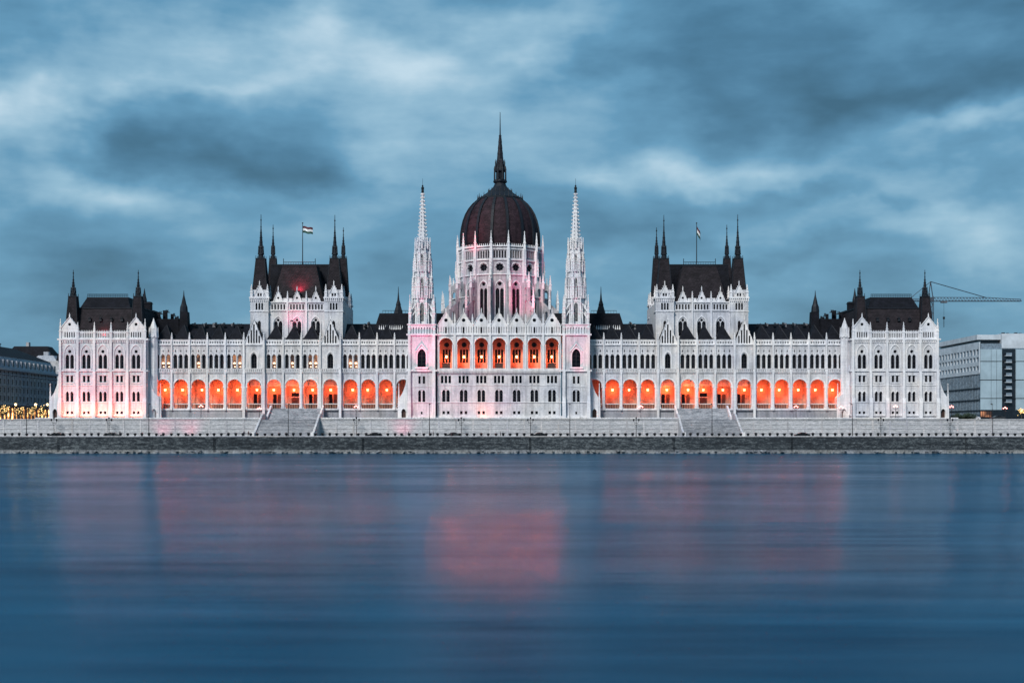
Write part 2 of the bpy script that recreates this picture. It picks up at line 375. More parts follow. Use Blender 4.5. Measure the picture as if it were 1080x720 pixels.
def pinnacle(g, x, y, z0, z1, w, m=None, cr=True):
    """square shaft from z0, gabled cap and a slender pyramid up to z1"""
    m = m or STONE2
    h = z1-z0; zs = z0+h*0.38
    g.box(x-w, x+w, y-w, y+w, z0, zs, m); g.box(x-w*1.3, x+w*1.3, y-w*1.3, y+w*1.3, zs-0.12, zs+0.1, m)
    g.fru(x, y, zs+0.1, w*0.95, w*0.95, z1, 0.05, 0.05, m)
    if cr:
        for k in (0.3, 0.6):
            zz = zs+(z1-zs)*k; ww = w*(1-k)+0.12; g.box(x-ww, x+ww, y-ww, y+ww, zz-0.06, zz+0.09, m)
    g.box(x-0.14, x+0.14, y-0.14, y+0.14, z1-0.4, z1-0.2, m)
def gable(g, x, y, zb, zt, hw, m=None, depth=0.6, cop=0.22, hole=0.0, lanc=0):
    """triangular gable with raised coping, a finial and an oculus or lancets"""
    m = m or STONE2
    holes = []
    if hole: holes.append(circ(x, zb+(zt-zb)*0.36, hole, 12))
    if lanc:
        for i in range(lanc):
            dx = (i-(lanc-1)/2)*hw*1.45/lanc
            top = zb+(zt-zb)*(1-abs(dx)/hw)*0.80
            holes.append(rect(x+dx-hw*0.085, x+dx+hw*0.085, zb+0.25, max(zb+0.7, top)))
    g.panel([(x-hw, zb), (x+hw, zb), (x, zt)], holes, y, depth, m)
    g.add([(x-hw*.96, y+depth*0.7, zb), (x+hw*.96, y+depth*0.7, zb), (x, y+depth*0.7, zt-0.1)], [(0, 1, 2)], GLASS if (hole or lanc) else m)
    g.add([(x-hw*.99, y+depth, zb), (x+hw*.99, y+depth, zb), (x, y+depth, zt-0.05)], [(0, 1, 2)], m)
    ln = math.hypot(hw, zt-zb); nx, nz = (zt-zb)/ln*cop, hw/ln*cop
    for sg in (-1, 1):
        g.extr([(x+sg*hw, zb), (x+sg*(hw+nx), zb+nz), (x+sg*0.0, zt+nz*1.6), (x, zt-nz*0.2)], y-0.18, y+depth+0.05, m)
        for k in (0.25, 0.5, 0.75):
            cx, cz = x+sg*hw*(1-k)+sg*nx, zb+(zt-zb)*k+nz; g.box(cx-0.08, cx+0.08, y-0.05, y+0.2, cz-.03, cz+0.14, m)
    g.fru(x, y+0.1, zt, 0.16, 0.16, zt+1.3, 0.04, 0.04, m); g.box(x-0.2, x+0.2, y, y+0.2, zt+0.7, zt+0.84, m)
def slots(x0, x1, z0, z1, n, frac=0.55, arched=False):
    out = []; p = (x1-x0)/n
    for i in range(n):
        c = x0+p*(i+0.5); w = p*frac/2
        out.append(lancet(c, w, z0, z1, False, 6) if arched else rect(c-w, c+w, z0, z1))
    return out
def steeple(g, x, y, s, zb, zk, zl, zt, hb, hk):
    """steep dark roof, lantern and needle: hb/hk half widths at zb/zk, lantern zk..zl, needle to zt"""
    g.fru(x, y, zb, hb, hb, zk, hk, hk, SLATE)
    for sx in (-1, 1):
        for sy in (-1, 1): g.tube([(x+sx*hb, y+sy*hb, zb), (x+sx*hk, y+sy*hk, zk)], 0.13, LEAD, 5)
    g.box(x-hk*1.12, x+hk*1.12, y-hk*1.12, y+hk*1.12, zk, zk+0.3, LEAD)
    for i in range(5):
        for sy in (-1, 1): g.box(x-hk+i*hk/2-0.07, x-hk+i*hk/2+0.07, y+sy*hk-0.07, y+sy*hk+0.07, zk+0.3, zk+1.1, LEAD)
    hl = hk*0.62; hm = (zl-zk)
    g.lathe(x, y, [(hl, zk+0.3), (hl*0.92, zk+hm*0.35), (hl*1.25, zk+hm*0.38), (hl*1.2, zk+hm*0.46), (hl*0.85, zk+hm*0.5), (hl*0.8, zk+hm*0.85), (hl*1.05, zk+hm*0.88), (hl*0.95, zl)], 8, LEAD, R(22.5))
    for a in range(4):
        dx, dy = hl*1.15*math.sin(a*math.pi/2+.78), hl*1.15*math.cos(a*math.pi/2+.78)
        g.fru(x+dx, y+dy, zk+hm*0.46, 0.14, 0.14, zl+0.3, 0.03, 0.03, LEAD)
    h = zt-zl; r0 = hl*0.72
    prof = [(r0, zl)]
    for k in (0.12, 0.26, 0.42, 0.6):
        r = r0*(1-k)**1.5; prof += [(r, zl+h*k), (r+0.16, zl+h*k+0.08), (r, zl+h*k+0.2)]
    prof += [(0.12, zl+h*0.8), (0.07, zt)]
    g.lathe(x, y, prof, 8, LEAD)
    g.ball((x, y, zl+h*0.82), 0.24, LEAD)

# ================================================================== SETTING
ZROAD, ZTER = 4.4, 9.5
QY = -30.0
def sheet(name, x0, x1, y0, y1, z, m, t=0.0):
    g = G()
    g.add([(x0, y0, z), (x1, y0, z), (x1, y1, z), (x0, y1, z)], [(0, 1, 2, 3)], m)
    return struct(g.build(name, None, ((x0+x1)/2, (y0+y1)/2, z)))
# river water
def water_mat():
    m, nt, b = mat_new('river_water')
    def wn(sx, sy, sc, det, off):
        g = nt.nodes.new('ShaderNodeNewGeometry'); mp = nt.nodes.new('ShaderNodeMapping')
        mp.inputs['Scale'].default_value = (sx, sy, 1); mp.inputs['Location'].default_value = (off, off, 0)
        L(nt, g.outputs['Position'], mp.inputs[0])
        n = N(nt, 'ShaderNodeTexNoise', Scale=sc, Detail=det, Roughness=0.6); L(nt, mp.outputs[0], n.inputs['Vector']); return n.outputs['Fac']
    big = wn(0.35, 1.0, 0.05, 4, 3); mid = wn(0.12, 1.0, 0.35, 4, 9)
    c = ramp(nt, M_(nt, 'ADD', M_(nt, 'MULTIPLY', big, 0.6), M_(nt, 'MULTIPLY', mid, 0.4)), [(0.32, (0.0002, 0.013, 0.036)), (0.68, (0.0004, 0.062, 0.125))])
    swell = wn(0.10, 1.0, 0.12, 3, 20); patch = wn(0.5, 1.0, 0.03, 3, 31)
    # fine chop: small waves tilt the surface at random, more across the current than along the view
    def chop(scale):
        g = nt.nodes.new('ShaderNodeNewGeometry'); v = nt.nodes.new('ShaderNodeVectorMath'); v.operation = 'SCALE'; v.inputs['Scale'].default_value = scale
        L(nt, g.outputs['Position'], v.inputs[0]); w = nt.nodes.new('ShaderNodeTexWhiteNoise'); L(nt, v.outputs[0], w.inputs['Vector'])
        q = nt.nodes.new('ShaderNodeSeparateColor'); L(nt, w.outputs['Color'], q.inputs[0]); return q.outputs
    c1, c2 = chop(37.0), chop(61.0)
    nx = M_(nt, 'SUBTRACT', M_(nt, 'ADD', c1[0], c2[0]), 1.0); ny = M_(nt, 'SUBTRACT', M_(nt, 'ADD', c1[1], c2[1]), 1.0)
    tilt = M_(nt, 'MULTIPLY', M_(nt, 'SUBTRACT', swell, 0.5), 0.07)
    tilt = M_(nt, 'ADD', tilt, M_(nt, 'MULTIPLY', M_(nt, 'SUBTRACT', wn(0.16, 1.0, 0.045, 4, 47), 0.5), 0.085))
    tilt = M_(nt, 'ADD', tilt, M_(nt, 'MULTIPLY', M_(nt, 'SUBTRACT', mid, 0.5), 0.035))
    nv = nt.nodes.new('ShaderNodeCombineXYZ'); L(nt, M_(nt, 'MULTIPLY', nx, 0.14), nv.inputs[0]); L(nt, M_(nt, 'ADD', M_(nt, 'MULTIPLY', ny, M_(nt, 'ADD', 0.015, M_(nt, 'MULTIPLY', M_(nt, 'POWER', c2[2], 3.0), 0.17))), tilt), nv.inputs[1]); nv.inputs[2].default_value = 1.0
    nn = nt.nodes.new('ShaderNodeVectorMath'); nn.operation = 'NORMALIZE'; L(nt, nv.outputs[0], nn.inputs[0])
    nt.nodes.remove(b)
    df = nt.nodes.new('ShaderNodeBsdfDiffuse'); L(nt, c, df.inputs['Color'])
    def gl(rough, col):
        g = nt.nodes.new('ShaderNodeBsdfGlossy'); g.inputs['Color'].default_value = (*col, 1)
        g.inputs['Roughness'].default_value = rough; L(nt, nn.outputs[0], g.inputs['Normal']); return g
    g1 = gl(0.06, (0.86, 0.90, 1.0)); g2 = gl(0.22, (0.36, 0.74, 1.0))
    mg = nt.nodes.new('ShaderNodeMixShader'); mg.inputs[0].default_value = 0.45; L(nt, g1.outputs[0], mg.inputs[1]); L(nt, g2.outputs[0], mg.inputs[2])
    fr = nt.nodes.new('ShaderNodeFresnel'); fr.inputs[0].default_value = 1.33
    mx = nt.nodes.new('ShaderNodeMixShader'); L(nt, M_(nt, 'MULTIPLY', fr.outputs[0], M_(nt, 'ADD', M_(nt, 'MULTIPLY', mid, 0.30), M_(nt, 'ADD', 0.06, M_(nt, 'MULTIPLY', patch, 0.56)))), mx.inputs[0])
    L(nt, df.outputs[0], mx.inputs[1]); L(nt, mg.outputs[0], mx.inputs[2])
    L(nt, mx.outputs[0], nt.nodes['Material Output'].inputs['Surface'])
    return m
sheet('river_water', -4000, 4000, -1500, QY+1.0, 0.0, water_mat())
sheet('quay_road', -4000, 4000, QY+0.6, -10.0, ZROAD, ASPH)
sheet('city_ground', -4000, 4000, -9.9, 4000, ZTER-0.02, GRND)
sheet('terrace_paving', -135, 128, -9.7, 3.9, ZTER, PAVE)
# painted lane line and kerb on the quay road
g = G(); 
for i in range(-60, 60): g.add([(i*6, -18.05, 0), (i*6+3, -18.05, 0), (i*6+3, -17.9, 0), (i*6, -17.9, 0)], [(0, 1, 2, 3)], simple('road_paint', (0.7, 0.7, 0.7)) if i == -60 else g.mats[0])
g.v = [(x, y, ZROAD+0.004) for x, y, z in g.v]; struct(g.build('lane_marking'))
g = G(); g.box(-400, 400, -27.0, -25.6, ZROAD, ZROAD+0.14, PAVE); struct(g.build('quay_pavement'))

# quay wall: sloping stone foot, coursed wall and a pale coping
g = G()
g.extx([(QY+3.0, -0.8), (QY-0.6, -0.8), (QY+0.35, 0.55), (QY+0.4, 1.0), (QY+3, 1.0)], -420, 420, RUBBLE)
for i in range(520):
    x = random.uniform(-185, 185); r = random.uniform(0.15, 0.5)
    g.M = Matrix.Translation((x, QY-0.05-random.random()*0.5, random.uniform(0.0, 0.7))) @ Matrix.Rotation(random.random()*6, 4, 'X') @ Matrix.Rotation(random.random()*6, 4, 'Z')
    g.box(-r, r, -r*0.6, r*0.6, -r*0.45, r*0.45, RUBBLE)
g.M = None
qf = g
g = G()
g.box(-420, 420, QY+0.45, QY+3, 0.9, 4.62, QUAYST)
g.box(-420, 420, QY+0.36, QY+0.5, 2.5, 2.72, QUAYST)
quay = g.build('quay_wall', None, (0, QY+1.5, 0))
tag(quay, 'long dark stone quay wall rising from the river below the palace', 'wall')
qf.build('stone_foot', quay)
g = G(); g.box(-420, 420, QY+0.25, QY+0.95, 4.62, 4.84, GREYST); g.build('coping', quay)
g = G()
for i in range(-4, 5):
    x = i*41.7+random.uniform(-6, 6); g.tube([(x, QY+0.2, 0.4), (x, QY+0.2, 4.4)], 0.05, IRON, 4); g.tube([(x+0.4, QY+0.2, 0.4), (x+0.4, QY+0.2, 4.4)], 0.05, IRON, 4)
    for k in range(9): g.tube([(x, QY+0.2, 0.6+k*0.45), (x+0.4, QY+0.2, 0.6+k*0.45)], 0.03, IRON, 4)
g.build('ladder', quay)

# embankment wall with terrace parapet
SCX, SHW, SPW = 61.2, 8.1, 0.55      # stair centre offset from the palace axis, half width
def stair_x(sg): return XC+sg*SCX
emb = G()
wz = Z(442.6, -10)
segs = [(-420, stair_x(-1)-SHW-0.5), (stair_x(-1)+SHW+0.5, stair_x(1)-SHW-0.5), (stair_x(1)+SHW+0.5, 420)]
for a, b in segs:
    emb.box(a, b, -10, -8.2, ZROAD-0.2, wz, EMBST)
    for zc_, dp in ((ZROAD+1.1, .10), (ZROAD+2.4, .07), (ZROAD+3.7, .09)): emb.box(max(a, -200), min(b, 200), -10-dp, -9.99, zc_, zc_+.16, GREYST)
    k = int((b-a)/4.98); 
    for i in range(k+1):
        x = a+i*(b-a)/max(1, k)
        if abs(x) < 150: emb.box(x-0.22, x+0.22, -10.12, -9.98, ZROAD, wz-0.1, GREYST)
embo = emb.build('embankment_wall', None, (0, -9, ZROAD))
tag(embo, 'pale grey stone embankment wall along the quay road under the terrace', 'wall')
g = G()
for a, b in segs:
    g.box(a, b, -10.25, -8.1, wz, wz+0.2, STONE2)
    if a < -300: a = -140
    if b > 300: b = 131
    g.box(a, b, -9.6, -9.2, wz+0.2, wz+0.34, IRON)
g.build('coping', embo)
g = G()
pa, pz = -140, wz+0.34
for a, b in segs:
    a = max(a, -140); b = min(b, 131)
    g.panel(rect(a, b, pz, Z(440.2, -9.4)), slots(a+0.3, b-0.3, pz+0.22, Z(440.9, -9.4), int((b-a)/0.9), 0.4), -9.5, 0.3, STONE2)
g.build('parapet', embo)

# river stairs
for sg, word in ((-1, 'left'), (1, 'right')):
    cx = stair_x(sg); g = G()
    n = 16; y0, y1 = -22.0, -11.0
    for i in range(n):
        ya = y0+(y1-y0)*i/n; g.box(cx-SHW, cx+SHW, ya, y1+(0.001 if i else 0), ZROAD+(ZTER-ZROAD)*i/n if i else ZROAD-0.1, ZROAD+(ZTER-ZROAD)*(i+1)/n-.05, STAIRST); g.box(cx-SHW, cx+SHW, ya-.09, ya+.4, ZROAD+(ZTER-ZROAD)*(i+1)/n-.049, ZROAD+(ZTER-ZROAD)*(i+1)/n, GREYST if i % 3 else STEPST)
    g.box(cx-SHW, cx+SHW, y1, -5.9, ZROAD, ZTER+0.02, STEPST)
    top = Z(430.7, 3.4); n = 18
    for i in range(n):
        ya = -4.0+7.0*i/n; g.box(cx-SHW+0.6, cx+SHW-0.6, ya, 3.4, ZTER+(top-ZTER)*i/n if i else ZTER, ZTER+(top-ZTER)*(i+1)/n, STAIRST)
    so_ = g.build('river_stairs', None, (cx, -16, ZROAD))
    tag(so_, 'broad grey stone stairs down to the quay, %s of the central block' % word, 'stairs')
    g = G()
    for s2 in (-1, 1):
        g = G(); xa = cx+s2*(SHW+0.05); x0, x1 = sorted((xa, xa+s2*SPW))
        g.extx([(-22.6, ZROAD-0.1), (-22.6, ZROAD+1.0), (-21.4, ZROAD+1.0), (-8.6, Z(436.4, -8.6)), (-4.5, Z(436.0, -8.6)), (-4.5, ZROAD-0.1)], x0, x1, GREYST)
        g.box(x0-0.15, x1+0.15, -22.9, -22.0, ZROAD, ZROAD+1.5, STONE2)
        xb = cx+s2*(SHW-0.5); x0, x1 = sorted((xb, xb+s2*0.5))
        g.extx([(-4.3, ZTER), (-4.3, ZTER+1.0), (2.8, top+0.95), (3.5, top+0.95), (3.5, ZTER)], x0, x1, STONE2)
        g.build('side_parapet', so_)

# ================================================================== THE PALACE
PAL = empty('palace', (XC, 0, ZTER))
tag(PAL, 'long white Gothic riverside palace with central dome, needle spires and glowing arcades', 'palace')
def fmat(cx, cy, rz): return Matrix.Translation((cx, cy, 0)) @ Matrix.Rotation(rz, 4, 'Z')

# ---------------- end pavilions
def pavilion(sg):
    y = 0.0; cx = XC+sg*U*417.8; z = lambda p: Z(p, y); u = lambda d: d*U
    g = G()
    hw = u(46.5)
    rows = []
    base, top = ZTER, z(357.8)
    for i in range(5):
        c = cx+u(-35+17.5*i); bw = u(8.75) if 0 < i < 4 else u(8.75)
        xl = c-u(8.75) if i > 0 else cx-hw; xr = c+u(8.75) if i < 4 else cx+hw
        holes = [rect(c+u(k*2.3)-u(1.25), c+u(k*2.3)+u(1.25), z(436.4), z(433.6)) for k in (-1, 1)]
        holes += [lancet(c+u(k*2.35), u(1.55), z(423.2), z(411.8), True, 6) for k in (-1, 1)]
        holes += [rect(c+u(k*2.2)-u(1.35), c+u(k*2.2)+u(1.35), z(402.8), z(396.2)) for k in (-1, 1)]
        holes += [lancet(c+u(k*2.45), u(1.9), z(388.6), z(373.6), True, 6) for k in (-1, 1)]
        holes += [circ(c, z(370.6), u(1.75), 10)]
        g.panel(rect(xl, xr, base, top), holes, y, 0.7, STONE)
    D = 34
    g.box(cx-hw, cx+hw, y+0.72, y+D, base, top, STONE)
    w = g.build('pavilion', PAL)
    g = G()   # mouldings and courses
    for zz, t, pr in ((438.6, 0.5, 0.35), (424.2, 0.22, 0.18), (406.6, 0.18, 0.16), (391.6, 0.35, 0.32), (390.2, 0.12, 0.2), (358.6, 0.5, 0.4)):
        g.box(cx-hw-pr, cx+hw+pr, y-pr, y-0.002, z(zz), z(zz)+t, STONE2)
        g.box(cx+hw, cx+hw+pr, y-0.002, y+D, z(zz), z(zz)+t, STONE2); g.box(cx-hw-pr, cx-hw, y-0.002, y+D, z(zz), z(zz)+t, STONE2)
    for i in range(5):
        c = cx+u(-35+17.5*i)
        g.band(c, z(371.8), u(5.2), u(6.1), y-0.2, y+0.02, STONE2, True)
        for s2 in (-1, 1):
            g.box(c+s2*u(5.65)-u(.42), c+s2*u(5.65)+u(.42), y-0.2, y-0.003, z(388.6), z(371.8), STONE2)
            g.band(c+s2*u(2.35), z(415), u(1.6), u(2.2), y-0.15, y+0.02, STONE2, True, 8)
        g.box(c-u(5.6), c+u(5.6), y-0.35, y-0.004, z(390)-0.1, z(389)+0.1, STONE2)
        g.box(c-u(5), c+u(5), y-0.18, y-0.004, z(404.2), z(403.5), STONE2); g.box(c-u(5), c+u(5), y-0.2, y-0.004, z(395.6), z(395.0), STONE2)
        for k in range(9):      # small corbels under the cornice
            xx = c-u(7.2)+k*u(1.8); g.box(xx-0.12, xx+0.12, y-0.3, y-0.003, z(361.2), z(359), STONE2)
    g.build('moulding', w)
    # buttresses between bays
    for i in range(6):
        d = (-44.6, -26.25, -8.75, 8.75, 26.25, 44.6)[i]; c = cx+u(d); g = G()
        ww = u(1.35)
        g.box(c-ww*1.35, c+ww*1.35, y-1.15, y-0.003, base, z(424), STONE2)
        g.extx([(y-0.003, z(424)), (y-1.15, z(424)), (y-0.75, z(419.5)), (y-0.003, z(419.5))], c-ww*1.3, c+ww*1.3, STONE2)
        g.box(c-ww, c+ww, y-0.72, y-0.004, z(419.5), z(392), STONE2)
        g.box(c-ww*0.8, c+ww*0.8, y-0.5, y-0.004, z(392), z(357), STONE2)
        pinnacle(g, c, y-0.1, z(357), z(339.5) if 0 < i < 5 else z(336), u(1.15))
        g.build('buttress', w)
    for i in range(5):
        c = cx+u(-35+17.5*i)
        window('paired_window', u(4.6), z(369)-z(388.8), w, (c, y+0.42, z(388.8)), bars=2, trans=4)
        window('small_window', u(3.8), z(396)-z(403), w, (c, y+0.42, z(403)), bars=2, trans=2)
        window('lancet_window', u(4.0), z(411.6)-z(423.4), w, (c, y+0.42, z(423.4)), bars=2, trans=3)
        window('basement_window', u(3.7), z(433.4)-z(436.6), w, (c, y+0.42, z(436.6)), bars=2, trans=1)
    # parapet arcade and corner gables
    for i in range(5):
        c = cx+u(-35+17.5*i); g = G()
        if i in (0, 4):
            g.panel(rect(c-u(9.2), c+u(9.2), z(357.2), z(346.2)), slots(c-u(6), c+u(6), z(355.8), z(350), 5, 0.52, True), y-0.1, 0.5, STONE2)
            g.box(c-u(9.2), c+u(9.2), y+0.45, y+0.9, z(357.2), z(346.4), STONE)
            g.add([(c-u(8), y+0.3, z(356.5)), (c+u(8), y+0.3, z(356.5)), (c+u(8), y+0.3, z(349)), (c-u(8), y+0.3, z(349))], [(0, 1, 2, 3)], GLASS)
            gable(g, c, y-0.12, z(346.2), z(334.5), u(9.2), hole=u(1.6))
            g.build('gable', w)
        else:
            g.panel(rect(c-u(7.6), c+u(7.6), z(357.2), z(349.6)), slots(c-u(7.2), c+u(7.2), z(356), z(351), 8, 0.5, True), y-0.1, 0.3, STONE2)
            for k in range(9): g.fru(c-u(7.2)+k*u(1.8), y, z(349.6), 0.13, 0.13, z(348), 0.02, 0.02, STONE2)
            g.build('parapet', w)
    # roofs
    g = G()
    g.fru(cx, y+13.5, z(357), u(44), 12.5, Z(325.5, 4), u(37.5), 9.6, SLATE)
    g.box(cx-u(38.2), cx+u(38.2), y+3.7, y+23.3, Z(325.5, 4), Z(325.5, 4)+0.35, LEAD)
    g.fru(cx, y+28, z(357), u(44), 6, Z(328, 28), u(30), 3, SLATE)
    for k in range(4):
        xx = cx+u(-16.5+11.4*k); g.fru(xx, y+2.6, Z(338.6, 2.6), 0.4, 0.5, Z(336, 2.6), 0.32, 0.4, LEAD); g.add([(xx-.5, y+2.0, Z(336, 2.6)), (xx+.5, y+2.0, Z(336, 2.6)), (xx, y+2.0, Z(334.4, 2.6)), (xx-.5, y+3.6, Z(336, 2.6)), (xx+.5, y+3.6, Z(336, 2.6)), (xx, y+3.6, Z(334.4, 2.6))], [(0, 1, 2), (5, 4, 3), (0, 2, 5, 3), (1, 4, 5, 2)], LEAD)
    rf = g.build('roof', PAL)
    # raised rear ridge towards the outer end, with cresting
    g = G(); yy = y+16
    rx = cx+sg*u(8.5)*1.03
    g.fru(rx, yy, Z(326, yy), u(27), 5.5, Z(315.3, yy), u(22.5), 3.2, DSLATE)
    g.box(rx-u(22.6), rx+u(22.6), yy-3.2, yy+3.2, Z(315.3, yy), Z(314.4, yy), LEAD)
    for k in range(24): xx = rx-u(22)+k*u(44)/23; g.tube([(xx, yy-3, Z(314.4, yy)), (xx, yy-3, Z(311, yy))], 0.05, LEAD, 4)
    g.tube([(rx-u(22), yy-3, Z(311.4, yy)), (rx+u(22), yy-3, Z(311.4, yy))], 0.1, LEAD, 4)
    g.tube([(rx-u(22), yy-3, Z(313, yy)), (rx+u(22), yy-3, Z(313, yy))], 0.06, LEAD, 4)
    g.build('ridge_roof', rf)
    for d in (-34.5, 34.5):
        g = G(); steeple(g, cx+u(d), y+2.9, U, z(346), Z(313.5, 3), Z(303.5, 3), Z(284.6, 3), u(6.4), u(3.9))
        g.build('steeple', rf)
    g = G(); xs = cx-sg*u(24.5); yy = y+20     # small rear turret towards the inside
    g.box(xs-1.3-0.9*sg, xs+1.3-0.9*sg, yy-1.2, yy+1.2, Z(333, yy), Z(318.5, yy), DSLATE); g.box(xs-1.5-0.9*sg, xs+1.5-0.9*sg, yy-1.4, yy+1.4, Z(320.5, yy), Z(319.9, yy), LEAD)
    g.lathe(xs, yy, [(0.8, Z(326, yy)), (0.75, Z(316, yy)), (0.45, Z(312, yy)), (0.06, Z(304, yy))], 8, LEAD)
    g.build('turret', rf)
    return w
PAV = {sg: pavilion(sg) for sg in (-1, 1)}

# sloping flank buttress with a little door, seen beside pavilions and central towers
def flank(xe, sg, y0, parent, wpx=11.0, ztop_px=385, door=True):
    """xe = wall edge, goes outwards in direction sg"""
    z = lambda p: Z(p, y0); g = G(); u = U
    out = [(0, ztop_px), (1.6*1, 396), (3.2, 406), (6.2, 414), (wpx-1.2, 419), (wpx-1.0, 441.5), (0, 441.5)]
    pts = [(xe+sg*d*u, z(p)) for d, p in out]
    if sg < 0: pts = pts[::-1]
    dcx = xe+sg*u*(wpx*0.48)
    hole = lancet(dcx, u*2.3, z(440.5), z(430.5), True, 8)
    g.panel(pts[::-1], [hole] if door else [], y0, 0.8, STONE2)
    g.extr(pts, y0+0.8, y0+5.5, STONE)
    g.add([(dcx-u*2.6, y0+0.7, z(440.5)), (dcx+u*2.6, y0+0.7, z(440.5)), (dcx+u*2.6, y0+0.7, z(430)), (dcx-u*2.6, y0+0.7, z(430))], [(0, 1, 2, 3)], WOOD)
    g.band(dcx, z(434.6), u*2.4, u*3.1, y0-0.15, y0+0.05, STONE2, True, 8)
    pinnacle(g, xe+sg*u*(wpx-0.2), y0+0.5, ZTER, z(404), u*1.0)
    g.build('flank_buttress', parent)
for sg in (-1, 1):
    cx = XC+sg*U*417.8
    flank(cx+sg*U*46.5, sg, 1.0, PAV[sg]); flank(cx-sg*U*46.5, -sg, 1.6, PAV[sg], 12.5)
    g = G(); xx = cx-sg*U*50.5           # slim stair turret between pavilion and wing
    g.lathe(xx, 3.2, [(1.3, ZTER), (1.3, Z(356, 3)), (1.5, Z(355, 3)), (1.3, Z(352, 3)), (1.1, Z(346, 3)), (0.2, Z(337, 3)), (0.05, Z(335, 3))], 8, STONE2, R(22.5))
    for k in range(8): a = k*math.pi/4; g.fru(xx+1.35*math.sin(a), 3.2+1.35*math.cos(a), Z(356, 3), 0.18, 0.18, Z(345, 3), 0.03, 0.03, STONE2)
    g.build('stair_turret', PAV[sg])

